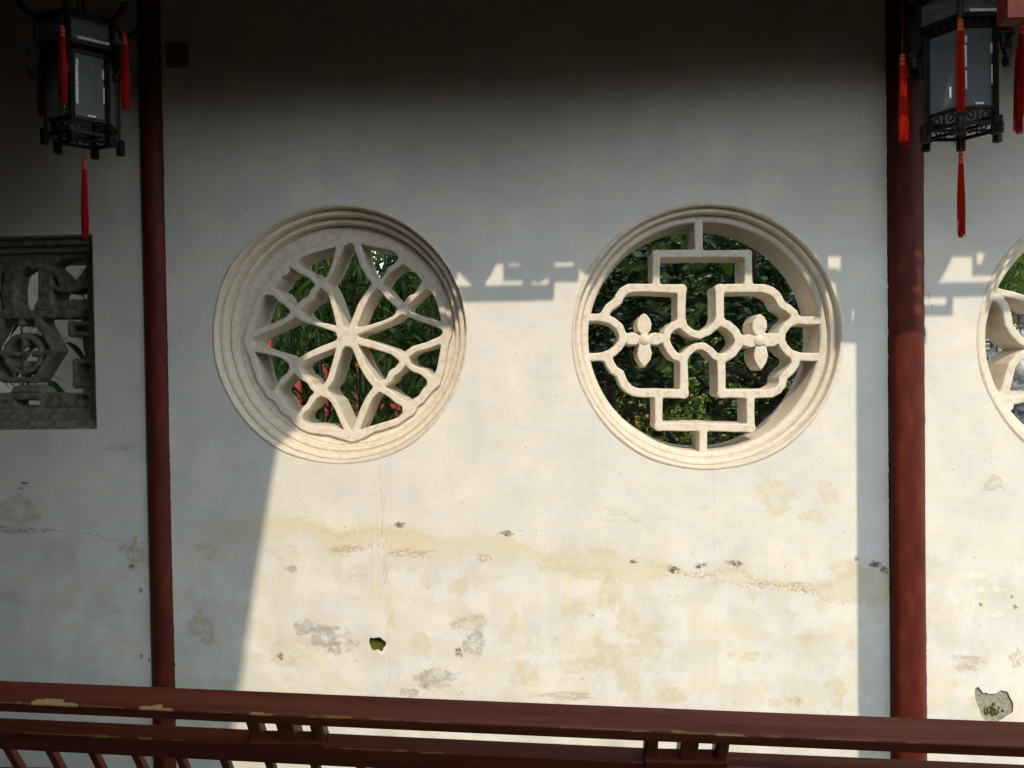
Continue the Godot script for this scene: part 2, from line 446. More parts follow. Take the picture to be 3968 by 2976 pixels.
	blots('o', [-2.024, 1.051, 0.103, 0.073, -1.328, 0.644, 0.054, 0.054, -1.615, 1.293, 0.048, 0.018, 1.442, 1.145, 0.044, 0.027])
	blots('d2', [-1.98, 0.988, 0.091, 0.011])
	# hairline cracks and drips
	for line in [[-0.655, 1.22, -0.65, 1.02, 0.22], [-0.652, 1.02, -0.645, 0.80, 0.3], [-0.64, 0.92, -0.635, 0.45, 0.1], [0.515, 1.19, 0.52, 0.42, 0.07],
		[-2.08, 1.0, -1.9, 0.985, 0.8], [-1.9, 0.985, -1.75, 0.98, 0.6], [-1.75, 0.978, -1.6, 0.945, 0.5], [-1.6, 0.945, -1.5, 0.95, 0.6], [-1.93, 1.18, -1.92, 1.04, 0.35], [1.235, 1.80, 1.25, 1.73, 0.7]]:
		var steps := int(Vector2(line[0] - line[2], line[1] - line[3]).length() * TPM * 1.5)
		for k in steps:
			var t2 := float(k) / steps
			var x := lerpf(line[0], line[2], t2) + noise.get_noise_2d(t2 * 300.0 * line[4], line[1] * 100.0) * 0.008
			var y := lerpf(line[1], line[3], t2) + noise.get_noise_2d(t2 * 300.0, line[0] * 100.0) * 0.008
			if noise.get_noise_2d(t2 * 500.0, line[0] * 333.0) < -0.1: continue
			put(clampi(int((x - TX) * TPM), 0, TW - 1), clampi(int((3.2 - y) * TPM), 0, TH - 1), Color(0.5, 0.46, 0.38), line[4])
	for k in 16:   # where water has run down the old crack
		var dx := -0.664 + rng.randfn(0, 0.022)
		var y1 := rng.randf_range(0.95, 1.22)
		var y0 := y1 - rng.randf_range(0.15, 0.6)
		var pale := rng.randf() < 0.6
		for j in range(int((3.2 - y1) * TPM), int((3.2 - y0) * TPM)):
			var i := int((dx - TX) * TPM + noise.get_noise_2d(j * 3.0, k * 50.0) * 2.0)
			put(i, j, Color(0.91, 0.89, 0.82) if pale else Color(0.70, 0.62, 0.48), 0.28 if pale else 0.16)
	for k in 420:   # flecks
		var i := rng.randi_range(2, TW - 3)
		var j := int(TH * (1.0 - pow(rng.randf(), 1.7))) - 3
		if j < 2: continue
		var col := Color(0.5, 0.46, 0.38) if rng.randf() < 0.55 else Color(0.93, 0.92, 0.89)
		for q in rng.randi_range(1, 4): put(i + (q % 2), j + q / 2, col, rng.randf_range(0.25, 0.7))
	var im := Image.create_from_data(TW, TH, false, Image.FORMAT_RGB8, px)
	# relief: trowel waves, grain
	var hb := PackedByteArray()
	hb.resize(TW * TH)
	for k in TW * TH: hb[k] = clampi(128 + (mid[k] - 128) / 2 + (fine[k] - 128) / 14 + (td[k] - 128) / 12, 0, 255)
	var bump := Image.create_from_data(TW, TH, false, Image.FORMAT_L8, hb)
	bump.convert(Image.FORMAT_RGB8)
	bump.bump_map_to_normal_map(1.5)
	return [im, bump]

func materials():
	var im := plaster_image()
	var w := paint(Color.WHITE, 0.92, 0.25)
	w.albedo_texture = ImageTexture.create_from_image(im[0])
	w.normal_enabled = true; w.normal_texture = ImageTexture.create_from_image(im[1]); w.normal_scale = 0.7
	M.plaster = w
	M.plaster_core = tri(paint(Color.WHITE, 0.95, 0.2), 2.0)
	M.plaster_core.albedo_texture = cloud_tex(256, 5, 0.03, [[0.0, srgb(172, 166, 152)], [1.0, srgb(196, 190, 176)]])
	M.bare = tri(paint(Color.WHITE, 0.95, 0.2), 5.0)
	M.bare.albedo_texture = cloud_tex(256, 6, 0.05, [[0.0, srgb(128, 124, 112)], [0.6, srgb(156, 151, 138)], [1.0, srgb(176, 170, 156)]])
	M.moss = tri(paint(Color.WHITE, 1.0, 0.1), 14.0)
	M.moss.albedo_texture = cloud_tex(256, 7, 0.06, [[0.2, srgb(44, 42, 22)], [0.55, srgb(84, 82, 34)], [0.8, srgb(122, 122, 46)]])
	M.lime = tri(paint(Color.WHITE, 0.9, 0.25), 2.6)   # the window frames: thicker, older wash, worn to tan
	M.lime.albedo_texture = cloud_tex(768, 21, 0.011, [[0.0, srgb(200, 184, 162)], [0.25, srgb(211, 199, 180)], [0.45, srgb(219, 210, 194)], [0.65, srgb(221, 213, 199)], [0.85, srgb(216, 206, 189)], [1.0, srgb(206, 192, 172)]], 5)
	M.lime.normal_enabled = true; M.lime.normal_texture = bump_tex(512, 22, 0.02, 3.0, 5); M.lime.normal_scale = 0.22
	M.dark_lime = tri(paint(Color.WHITE, 0.9, 0.25), 2.2)  # darker than the other frames; used on the square window
	M.dark_lime.albedo_texture = cloud_tex(512, 31, 0.02, [[0.0, srgb(96, 91, 79)], [0.45, srgb(126, 120, 107)], [0.75, srgb(146, 140, 127)], [1.0, srgb(118, 110, 96)]], 6)
	M.dark_lime.normal_enabled = true; M.dark_lime.normal_texture = M.lime.normal_texture
	M.column = tri(paint(Color.WHITE, 0.5, 0.25), 1.6)
	M.column.albedo_texture = cloud_tex(512, 41, 0.02, [[0.0, srgb(76, 30, 22)], [0.45, srgb(86, 36, 26)], [0.7, srgb(93, 40, 29)], [0.82, srgb(103, 50, 38)], [1.0, srgb(95, 43, 32)]], 6, 4)
	M.column.normal_enabled = true; M.column.normal_texture = bump_tex(512, 42, 0.008, 3.0, 3); M.column.normal_scale = 0.12
	M.rail = paint(Color.WHITE, 0.4, 0.22)
	M.rail.vertex_color_use_as_albedo = true
	M.wood = tri(paint(Color.WHITE, 0.4, 0.5), 3.0)
	M.wood.albedo_texture = cloud_tex(256, 51, 0.02, [[0.0, srgb(74, 28, 20)], [1.0, srgb(96, 42, 32)]], 5)
	M.timber = paint(srgb(44, 30, 24), 0.75)
	M.lacquer = tri(paint(Color.WHITE, 0.5, 0.3), 8.0)
	M.lacquer.albedo_texture = cloud_tex(128, 61, 0.04, [[0.0, srgb(14, 11, 9)], [1.0, srgb(34, 26, 22)]])
	var pane := paint(Color(0.44, 0.46, 0.47, 0.45), 0.4, 0.3)
	pane.transparency = BaseMaterial3D.TRANSPARENCY_ALPHA
	M.pane = pane
	M.paper = paint(srgb(232, 234, 232), 0.8)
	M.red = paint(srgb(172, 18, 10), 0.8, 0.3)
	M.red.vertex_color_use_as_albedo = true
	M.red.backlight_enabled = true; M.red.backlight = Color(0.35, 0.02, 0.01)
	M.gold = paint(srgb(190, 98, 24), 0.55)
	M.cord = paint(srgb(120, 16, 14), 0.7)
	M.plate = paint(srgb(132, 112, 78), 0.6)
	M.screw = paint(srgb(60, 56, 50), 0.4)
	M.stone = tri(paint(Color.WHITE, 0.9, 0.15), 1.0)
	M.stone.albedo_texture = cloud_tex(256, 71, 0.03, [[0.0, srgb(36, 34, 32)], [1.0, srgb(54, 52, 48)]])
	M.soil = tri(paint(Color.WHITE, 1.0, 0.05), 0.7)
	M.soil.albedo_texture = cloud_tex(512, 72, 0.03, [[0.0, srgb(24, 21, 15)], [0.6, srgb(38, 33, 24)], [1.0, srgb(54, 46, 34)]], 6)
	M.tile = paint(srgb(46, 44, 42), 0.85)
	M.white_wall = tri(paint(Color.WHITE, 0.92, 0.25), 0.8)
	M.white_wall.albedo_texture = cloud_tex(256, 73, 0.02, [[0.0, srgb(196, 194, 186)], [1.0, srgb(222, 219, 210)]])
	M.bark = tri(paint(Color.WHITE, 0.9, 0.2), 7.0)
	M.bark.albedo_texture = cloud_tex(256, 74, 0.04, [[0.0, srgb(58, 52, 45)], [0.6, srgb(96, 87, 76)], [1.0, srgb(130, 121, 108)]], 5)
	M.deep = paint(srgb(44, 57, 29), 1.0, 0.05)
	M.culm = paint(srgb(66, 82, 36), 0.45)
	M.rock = tri(paint(Color.WHITE, 0.9, 0.2), 1.3)
	M.rock.albedo_texture = cloud_tex(512, 75, 0.018, [[0.0, srgb(70, 70, 68)], [0.42, srgb(120, 120, 120)], [0.55, srgb(176, 177, 178)], [1.0, srgb(206, 206, 204)]], 6)
	M.pillar = paint(srgb(140, 44, 34), 0.6)
	for q in [["bamboo_a", 54, 76, 26], ["bamboo_b", 74, 98, 32], ["bamboo_c", 104, 124, 46], ["bamboo_d", 168, 160, 62], ["cam_a", 38, 56, 28], ["cam_b", 46, 65, 33], ["cam_c", 60, 82, 38], ["cam_d", 96, 122, 44], ["low_a", 88, 104, 40], ["low_b", 112, 120, 52], ["low_c", 68, 86, 36], ["dry", 176, 106, 58], ["yellow", 206, 196, 60], ["dark_a", 44, 57, 29], ["dark_b", 54, 68, 35]]:
		var m := paint(srgb(q[1], q[2], q[3]), 0.32 if q[0].begins_with("cam") else 0.6, 0.35 if q[0].begins_with("cam") else 0.2)
		m.backlight_enabled = true
		m.backlight = Color(q[1] / 255.0, q[2] / 255.0, q[3] / 255.0) * 0.6
		M[q[0]] = m

# ---------------------------------------------------------------- the gallery wall
func ragged(x: float, y0: float, y1: float, seed_: float) -> PackedVector2Array:
	var out := PackedVector2Array()
	var steps := int((y1 - y0) / 0.006)
	for k in steps + 1:
		var y := lerpf(y0, y1, float(k) / steps)
		out.append(Vector2(x + noise.get_noise_2d(y * 4200.0, seed_) * 0.0012 + noise.get_noise_2d(y * 90.0, seed_ + 40.0) * 0.0012 + maxf(0.0, noise.get_noise_2d(y * 1100.0, seed_ + 90.0) - 0.35) * 0.005, y))
	return out
func arc(c: Vector2, r: float, a0: float, a1: float, steps: int) -> PackedVector2Array:
	var out := PackedVector2Array()
	for k in steps + 1:
		var a := deg_to_rad(lerpf(a0, a1, float(k) / steps))
		out.append(c + Vector2(cos(a), sin(a)) * r)
	return out
func plaster(g: Geo, pl: PackedVector2Array, z := 0.0, nz := 1.0):
	var t := Geometry2D.triangulate_polygon(pl)
	if t.is_empty(): push_error("polygon"); print("BAD POLYGON ", pl.size(), " ", pl[0])
	var base := g.v.size()
	for p in pl: g.vert(Vector3(p.x, p.y, z), Vector3(0, 0, nz), Color.WHITE, Vector2((p.x - TX) / 4.2, (3.2 - p.y) / 3.2))
	for k in range(0, t.size(), 3): g.tri(base + t[k], base + t[k + 1], base + t[k + 2])
func rim(g: Geo, pl: PackedVector2Array, z0: float, z1: float, side: Vector2):
	# a wall edge carried back from the face
	var last := [-1, -1]
	for p in pl:
		var a := g.vert(Vector3(p.x, p.y, z0), Vector3(side.x, side.y, 0), Color.WHITE, Vector2((p.x - TX) / 4.2, (3.2 - p.y) / 3.2))
		var b := g.vert(Vector3(p.x, p.y, z1), Vector3(side.x, side.y, 0), Color.WHITE, Vector2((p.x - TX) / 4.2, (3.2 - p.y) / 3.2))
		if last[0] >= 0: g.quad(last[0], last[1], b, a)
		last = [a, b]
func rev(p: PackedVector2Array) -> PackedVector2Array:
	var q := p.duplicate(); q.reverse(); return q
func join(list: Array) -> PackedVector2Array:
	var out := PackedVector2Array()
	for p in list:
		if p is PackedVector2Array: out.append_array(p)
		else: out.append(p)
	return out
func blob(c: Vector2, rx: float, ry: float, seed_: float, steps := 26, rough := 0.5) -> PackedVector2Array:
	var out := PackedVector2Array()
	for k in steps:
		var a := TAU * k / steps
		var r := 1.0 + noise.get_noise_3d(cos(a) * 70.0, sin(a) * 70.0, seed_) * rough
		out.append(c + Vector2(cos(a) * rx * r, sin(a) * ry * r))
	return out
const TOP := 3.4
const LOW := 1.1
const C1 := Vector2(-0.798, 1.688)
const C2 := Vector2(0.492, 1.659)
const C3 := Vector2(1.858, 1.632)
const RO := 0.458
func around(hole: PackedVector2Array, x0: float, x1: float, y0: float, y1: float) -> Array:
	# the two halves of a rectangle with a hole in it (hole: counter-clockwise from its right)
	var n := hole.size()
	var t := 0
	var b := 0
	for k in n:
		if hole[k].y > hole[t].y: t = k
		if hole[k].y < hole[b].y: b = k
	var right := PackedVector2Array()
	var left := PackedVector2Array()
	var k := b
	while k != t: right.append(hole[k]); k = (k + 1) % n
	right.append(hole[t])
	k = t
	while k != b: left.append(hole[k]); k = (k + 1) % n
	left.append(hole[b])
	return [join([Vector2(hole[b].x, y0), Vector2(x1, y0), Vector2(x1, y1), Vector2(hole[t].x, y1), rev(right)]), join([Vector2(hole[t].x, y1), Vector2(x0, y1), Vector2(x0, y0), Vector2(hole[b].x, y0), rev(left)])]
func wall():
	var w := thing("gallery_wall", "whitewashed plaster gallery wall with round openwork windows and damp stains", "wall")
	var e1 := ragged(-1.5165, LOW, TOP, 3.0); var e1b := ragged(-1.5165, 0.0, LOW, 3.0)
	var e2 := ragged(-1.4275, LOW, TOP, 13.0); var e2b := ragged(-1.4275, 0.0, LOW, 13.0)
	var e3 := ragged(1.1025, LOW, TOP, 23.0); var e3b := ragged(1.1025, 0.0, LOW, 23.0)
	var e4 := ragged(1.2240, LOW, TOP, 33.0); var e4b := ragged(1.2240, 0.0, LOW, 33.0)
	var hole := blob(Vector2(-0.678, 0.583), 0.027, 0.026, 5.0, 26, 0.5)
	var bare := PackedVector2Array([Vector2(1.388, 0.445), Vector2(1.384, 0.425), Vector2(1.392, 0.385), Vector2(1.405, 0.352), Vector2(1.418, 0.335), Vector2(1.448, 0.330), Vector2(1.478, 0.342), Vector2(1.503, 0.362), Vector2(1.512, 0.385), Vector2(1.508, 0.405), Vector2(1.498, 0.422), Vector2(1.488, 0.437), Vector2(1.470, 0.440), Vector2(1.458, 0.430), Vector2(1.445, 0.424), Vector2(1.430, 0.426), Vector2(1.420, 0.432), Vector2(1.412, 0.428), Vector2(1.405, 0.440), Vector2(1.398, 0.449)])
	var jag := PackedVector2Array()
	for k in bare.size():
		var a := bare[k]
		var b := bare[(k + 1) % bare.size()]
		for q in 3:
			var p := a.lerp(b, q / 3.0)
			jag.append(p + Vector2(noise.get_noise_2d(p.x * 1500.0, p.y * 1500.0), noise.get_noise_2d(p.y * 1500.0, p.x * 1500.0 + 50.0)) * 0.004)
	bare = jag
	if Geometry2D.is_polygon_clockwise(bare): bare.reverse()
	if Geometry2D.is_polygon_clockwise(hole): hole.reverse()
	for face in 2:
		var z := 0.0 if face == 0 else -0.25
		var nz := 1.0 if face == 0 else -1.0
		# left bay, with the square window
		var g := Geo.new()
		plaster(g, PackedVector2Array([Vector2(-2.9, LOW), Vector2(-2.65, LOW), Vector2(-2.65, TOP), Vector2(-2.9, TOP)]), z, nz)
		plaster(g, PackedVector2Array([Vector2(-2.65, LOW), Vector2(-1.70, LOW), Vector2(-1.70, 1.362), Vector2(-2.65, 1.362)]), z, nz)
		plaster(g, PackedVector2Array([Vector2(-2.65, 2.066), Vector2(-1.70, 2.066), Vector2(-1.70, TOP), Vector2(-2.65, TOP)]), z, nz)
		plaster(g, join([Vector2(-1.70, TOP), Vector2(-1.70, LOW), e1]), z, nz)
		plaster(g, join([Vector2(-2.9, LOW), Vector2(-2.9, 0), e1b]), z, nz)
		if face == 0:
			rim(g, e1, 0.0, -0.25, Vector2(1, 0)); rim(g, e1b, 0.0, -0.25, Vector2(1, 0))
		part("plaster_panel", g, M.plaster if face == 0 else M.white_wall, w)
		# middle bay
		g = Geo.new()
		plaster(g, join([e2, Vector2(C1.x, TOP), arc(C1, RO, 90, 270, 60), Vector2(C1.x, LOW)]), z, nz)
		plaster(g, join([Vector2(C1.x, LOW), arc(C1, RO, -90, 90, 60), Vector2(C1.x, TOP), Vector2(-0.153, TOP), Vector2(-0.153, LOW)]), z, nz)
		plaster(g, join([Vector2(-0.153, LOW), Vector2(-0.153, TOP), Vector2(C2.x, TOP), arc(C2, RO, 90, 270, 60), Vector2(C2.x, LOW)]), z, nz)
		plaster(g, join([Vector2(C2.x, LOW), arc(C2, RO, -90, 90, 60), Vector2(C2.x, TOP), rev(e3)]), z, nz)
		if face == 0:
			plaster(g, join([Vector2(-0.9, LOW), rev(e2b), Vector2(-0.9, 0)]), z, nz)
			for pl in around(hole, -0.9, -0.4, 0.0, LOW): plaster(g, pl, z, nz)
			plaster(g, join([Vector2(-0.4, 0), e3b, Vector2(-0.4, LOW)]), z, nz)
			rim(g, e2, 0.0, -0.25, Vector2(-1, 0)); rim(g, e2b, 0.0, -0.25, Vector2(-1, 0)); rim(g, e3, 0.0, -0.25, Vector2(1, 0)); rim(g, e3b, 0.0, -0.25, Vector2(1, 0))
		else: plaster(g, join([rev(e2b), e3b]), z, nz)
		part("plaster_panel", g, M.plaster if face == 0 else M.white_wall, w)
		# right bay
		g = Geo.new()
		plaster(g, join([e4, Vector2(C3.x, TOP), arc(C3, RO, 90, 270, 60), Vector2(C3.x, LOW)]), z, nz)
		plaster(g, join([Vector2(C3.x, LOW), arc(C3, RO, -90, 90, 60), Vector2(C3.x, TOP), Vector2(2.9, TOP), Vector2(2.9, LOW)]), z, nz)
		if face == 0:
			plaster(g, join([Vector2(1.3, LOW), rev(e4b), Vector2(1.3, 0)]), z, nz)
			for pl in around(bare, 1.3, 2.9, 0.0, LOW): plaster(g, pl, z, nz)
			rim(g, e4, 0.0, -0.25, Vector2(-1, 0)); rim(g, e4b, 0.0, -0.25, Vector2(-1, 0))
		else: plaster(g, join([rev(e4b), Vector2(2.9, 0), Vector2(2.9, LOW)]), z, nz)
		part("plaster_panel", g, M.plaster if face == 0 else M.white_wall, w)
	var core := Geo.new()   # masonry behind the columns, ends and head of the wall
	core.box(Vector3(-1.472, TOP / 2, -0.19), Vector3(0.2, TOP, 0.12)); core.box(Vector3(1.163, TOP / 2, -0.19), Vector3(0.2, TOP, 0.12))
	core.box(Vector3(0, TOP + 0.02, -0.125), Vector3(5.8, 0.04, 0.25)); core.box(Vector3(-2.92, TOP / 2, -0.125), Vector3(0.04, TOP, 0.25)); core.box(Vector3(5.9, TOP / 2, -0.125), Vector3(6.0, TOP, 0.25))
	part("masonry", core, M.plaster_core, w)
	# the hole with moss in it
	var hg := Geo.new()
	var cen := Vector2(-0.678, 0.583)
	var rings := []
	for q in 6:
		var ring := []
		var t := q / 5.0
		for k in hole.size():
			var dir := hole[k] - cen
			var s := cos(t * PI * 0.5)
			var z := 0.0 if q == 0 else -0.03 * pow(t, 0.6) + noise.get_noise_3d(dir.x * 3000.0 * s, dir.y * 3000.0 * s, q * 9.0) * 0.006
			ring.append(hg.vert(Vector3(cen.x + dir.x * s, cen.y + dir.y * s, z), Vector3(-dir.x * s * 40.0, -dir.y * s * 40.0, 0.3 + t).normalized()))
		if q > 0:
			for k in ring.size(): hg.quad(rings[q - 1][k], rings[q - 1][(k + 1) % ring.size()], ring[(k + 1) % ring.size()], ring[k])
		rings.append(ring)
	var ho := part("plaster_hole", hg, M.moss, w)
	ho.set_meta("label", "dark mossy hole in the plaster")
	# the patch where the plaster has fallen
	var bg := Geo.new()
	var bt := Geometry2D.triangulate_polygon(bare)
	for p in bare: bg.vert(Vector3(p.x, p.y, -0.007 + noise.get_noise_2d(p.x * 900.0, p.y * 900.0) * 0.001), Vector3(0, 0, 1))
	for k in range(0, bt.size(), 3): bg.tri(bt[k], bt[k + 1], bt[k + 2])
	for k in bare.size():
		var a := bare[k]
		var b := bare[(k + 1) % bare.size()]
		var nn := Vector3(b.y - a.y, a.x - b.x, 0).normalized() * -1.0
		bg.flat([Vector3(a.x, a.y, 0.0), Vector3(b.x, b.y, 0.0), Vector3(b.x, b.y, -0.007), Vector3(a.x, a.y, -0.007)], nn)
	var ba := part("bare_patch", bg, M.bare, w)
	ba.set_meta("label", "grey patch where the plaster has fallen off")
	var mg := Geo.new()
	for k in 60:
		var p := Vector2(1.441 + rng.randfn(0, 0.012), 0.352 + absf(rng.randfn(0, 0.017)))
		var r := rng.randf_range(0.002, 0.005)
		mg.lathe([Vector2(r, 0), Vector2(r * 0.8, r * 0.6), Vector2(0.0002, r)], Vector3(p.x, p.y, -0.0068), 6)
	part("moss", mg, M.moss, ba)
	windows(w)
func soften(corners: Array, e := 0.003) -> Array:
	var out := []
	for k in corners.size():
		var p: Vector2 = corners[k]
		if k == 0 or k == corners.size() - 1: out.append(p); continue
		var a: Vector2 = corners[k - 1]
		var b: Vector2 = corners[k + 1]
		out.append(p + (a - p).limit_length(minf(e, a.distance_to(p) * 0.3)))
		out.append(p + (b - p).limit_length(minf(e, b.distance_to(p) * 0.3)))
	return out
var F: Field
func Ws(list: Array, wide: float): F.stroke(list, wide)
func Wf(list: Array, _wide: float): F.fill(list)
func windows(w: Node3D):
	# left round window: a funnel of three steps, a lobed plate, an eight-petalled flower of ribs
	var o := group_node("round_window", w, "round window of flower-shaped ribs, crossed by the slanting shadow edge")
	var g := Geo.new()
	var ring := soften([Vector2(0.470, -0.004), Vector2(0.463, 0.003), Vector2(0.455, 0.003), Vector2(0.4515, -0.034), Vector2(0.449, -0.037), Vector2(0.446, -0.030), Vector2(0.432, -0.031), Vector2(0.4285, -0.070), Vector2(0.426, -0.073), Vector2(0.423, -0.066), Vector2(0.409, -0.067), Vector2(0.4055, -0.106), Vector2(0.403, -0.110), Vector2(0.400, -0.105), Vector2(0.378, -0.108)])
	g.lathe(ring, Vector3(C1.x, C1.y, 0), 220, Basis.IDENTITY, noise, 0.004, true)
	part("moulding", g, M.lime, o)
	F = Field.new(0.0036, -0.41, -0.41, 0.41, 0.41)
	Ws([-18,18,-43,90,-60,145,-74,179,-94,195], 28)
	Ws([-18,7,-36,27,-91,45,-146,62,-178,78,-192,93], 26)
	Ws([16,17,28,37,58,108,79,142,103,176,117,187], 26)
	Ws([27,12,48,18,112,41,170,63,199,83,211,97], 26)
	Ws([-10,-13,-40,-32,-101,-54,-148,-76,-181,-96,-199,-110], 26)
	Ws([-10,-24,-28,-53,-44,-104,-62,-161,-83,-189,-101,-201], 26)
	Ws([15,-19,35,-45,60,-111,88,-157,111,-186,119,-189], 27)
	Ws([18,-10,50,-22,110,-40,168,-61,199,-82,215,-91], 26)
	Ws([-3,-2,10,-11], 62)
	Ws([-94,194,-109,177,-123,165,-133,142,-153,131,-171,114,-192,93], 25)
	Ws([120,185,137,172,160,143,184,118,200,102,211,92], 25)
	Ws([-199,-113,-185,-130,-165,-151,-138,-166,-127,-189,-113,-200,-101,-202], 25)
	Ws([119,-189,134,-179,155,-164,168,-141,190,-127,205,-110,215,-93], 25)
	Ws([-94,194,-85,202,-58,242,-34,295,-17,335,-3,355], 27)
	Ws([34,357,46,333,65,267,92,218,112,195,120,187], 26)
	Ws([-94,195,-108,200,-128,223,-143,234,-166,243,-189,262,-203,279], 25)
	Ws([-192,93,-202,106,-227,128,-245,141,-261,160,-284,175], 25)
	Ws([-192,89,-216,70,-246,55,-302,30,-350,11,-365,1], 26)
	Ws([-199,-110,-213,-98,-248,-78,-304,-62,-351,-44,-367,-33], 26)
	Ws([-199,-119,-211,-130,-229,-144,-245,-160,-265,-181,-286,-201], 25)
	Ws([-101,-203,-113,-215,-134,-235,-150,-257,-167,-277,-185,-300], 25)
	Ws([-98,-201,-84,-212,-52,-250,-24,-311,-5,-348,4,-368], 30)
	Ws([119,-192,102,-206,79,-237,57,-283,39,-328,27,-354], 27)
	Ws([122,-192,139,-205,165,-221,185,-239,211,-253,228,-270], 25)
	Ws([216,-91,228,-105,250,-125,282,-137,302,-155,322,-169], 25)
	Ws([215,-88,222,-75,252,-54,301,-41,344,-24,373,-11], 26)
	Ws([211,91,225,81,274,61,325,43,362,27,376,20], 26)
	Ws([211,99,218,108,240,130,267,154,290,174,313,194], 25)
	Ws([120,187,132,198,150,226,173,245,196,259,223,278], 25)
	Ws([-194,274,-218,263], 40)
	Ws([-281,178,-293,170], 40)
	Ws([220,272,225,269], 40)
	Ws([302,191,310,182], 44)
	Ws([-286,-204,-289,-210], 40)
	Ws([-191,-303,-185,-306], 40)
	Ws([225,-270,231,-276], 42)
	Ws([319,-166,324,-175], 42)
	Ws([17,355,-12,348,-41,336,-77,324,-115,313,-159,300,-188,289,-205,279,-218,263,-230,244,-251,230,-262,213,-266,198,-293,181,-311,158,-325,127,-339,87,-357,33,-369,-5,-374,-9,-364,-38,-351,-70,-337,-120,-321,-163,-303,-189,-280,-211,-257,-236,-243,-264,-223,-278,-200,-294,-187,-315,-171,-329,-142,-341,-69,-350,-19,-365,12,-376,29,-373,55,-363,91,-343,134,-331,181,-316,222,-287,241,-268,254,-248,272,-238,286,-220,304,-197,330,-172,344,-138,356,-81,365,-30,374,1,376,0,365,48,346,111,330,154,310,188,291,214,271,236,250,252,230,268,214,292,192,313,154,326,117,336,68,349,25,358,16,357], 33)
	F.carve([-204,257,-191,239,-177,224,-158,221,-147,211,-141,198,-131,191,-116,188,-131,172,-138,155,-151,145,-167,139,-179,127,-190,113,-207,126,-220,136,-234,141,-240,157,-251,169,-270,178,-254,194,-243,208,-240,223,-221,228,-212,239])
	F.carve([-299,156,-284,155,-270,147,-261,134,-255,120,-241,115,-226,109,-218,99,-217,85,-227,73,-262,58,-304,42,-350,25,-342,55,-329,101,-314,141])
	F.carve([-34,324,-76,315,-129,303,-158,292,-173,280,-176,267,-168,254,-153,246,-129,240,-122,223,-107,211,-84,207,-69,222,-56,250,-43,287])
	F.carve([-88,167,-107,161,-117,150,-120,130,-138,120,-157,109,-167,98,-167,87,-154,73,-134,59,-104,51,-70,45,-35,34,-40,61,-50,99,-61,136,-72,160])
	F.carve([60,333,88,324,129,317,166,309,189,298,196,287,193,273,180,259,158,248,150,228,138,212,125,203,98,221,81,255,68,296])
	F.carve([217,258,227,244,242,235,262,226,271,211,287,193,270,180,264,161,255,149,238,144,225,133,216,118,203,125,192,142,184,159,167,172,140,184,156,197,167,214,172,228,188,236,202,244])
	F.carve([306,161,290,157,278,146,277,131,264,124,243,116,233,104,234,90,249,80,280,69,311,62,350,47,346,77,338,111,327,139,316,157])
	F.carve([126,158,137,149,143,132,151,116,171,107,184,94,184,80,175,70,136,52,92,39,47,30,61,62,76,102,85,133,100,153,114,159])
	F.carve([-346,-55,-303,-64,-265,-73,-239,-85,-220,-101,-219,-116,-225,-133,-243,-144,-255,-155,-261,-170,-269,-178,-282,-196,-294,-192,-311,-175,-325,-140,-339,-85])
	F.carve([-199,-140,-187,-151,-173,-159,-154,-170,-145,-183,-138,-197,-126,-207,-139,-220,-146,-234,-154,-249,-167,-260,-178,-271,-188,-283,-198,-273,-216,-265,-231,-259,-236,-245,-245,-228,-263,-211,-250,-202,-238,-184,-229,-170,-214,-156])
	F.carve([-42,-50,-77,-59,-121,-74,-157,-89,-172,-102,-174,-119,-167,-139,-149,-151,-135,-160,-129,-177,-115,-186,-85,-175,-67,-132,-52,-87])
	F.carve([-76,-230,-95,-225,-113,-229,-122,-240,-125,-258,-143,-269,-160,-280,-170,-297,-168,-312,-153,-324,-112,-330,-53,-336,-16,-346,-30,-316,-46,-273,-63,-243])
	F.carve([118,-218,102,-225,93,-237,78,-271,63,-309,56,-341,100,-329,141,-318,187,-303,205,-287,202,-274,188,-264,171,-260,162,-252,157,-235,142,-222])
	F.carve([218,-121,225,-136,239,-151,256,-152,265,-163,276,-175,298,-186,281,-200,272,-214,265,-225,249,-234,236,-243,223,-235,206,-230,197,-219,183,-204,150,-194,166,-184,181,-170,184,-151,202,-145,212,-133])
	F.carve([351,-41,321,-50,278,-63,249,-77,237,-91,237,-105,248,-114,265,-121,294,-125,302,-137,314,-152,325,-149,334,-127,343,-90])
	F.carve([44,-38,91,-49,134,-62,168,-74,188,-90,191,-105,182,-119,159,-131,152,-147,146,-161,139,-167,112,-152,86,-123,64,-83])
	# the flat band between the funnel and the plate
	var band := Field.new(0.0036, -0.41, -0.41, 0.41, 0.41)
	band.fill(BORDER)
	for j in band.ny:
		for i in band.nx:
			var q := Vector2(band.x0 + i * band.h, band.y0 + j * band.h).length()
			band.d[j * band.nx + i] = maxf(q - 0.388, -band.d[j * band.nx + i])
	part("back_band", band.relief(C1, -0.107, -0.25, 0.002, noise), M.lime, o)
	part("tracery", F.relief(C1, -0.093, -0.25, 0.0048, noise), M.lime, o)
	# right round window: two steps, a cracked-ice pattern with two flowers
	o = group_node("round_window", w, "round window of angular bars with two four-petalled flowers")
	g = Geo.new()
	ring = soften([Vector2(0.470, -0.004), Vector2(0.463, 0.004), Vector2(0.453, 0.004), Vector2(0.450, -0.026), Vector2(0.4475, -0.029), Vector2(0.4445, -0.022), Vector2(0.4325, -0.023), Vector2(0.429, -0.052), Vector2(0.4265, -0.056), Vector2(0.4235, -0.051), Vector2(0.409, -0.054), Vector2(0.403, -0.061), Vector2(0.401, -0.25)])
	g.lathe(ring, Vector3(C2.x, C2.y, 0), 220, Basis.IDENTITY, noise, 0.004, true)
	part("moulding", g, M.lime, o)
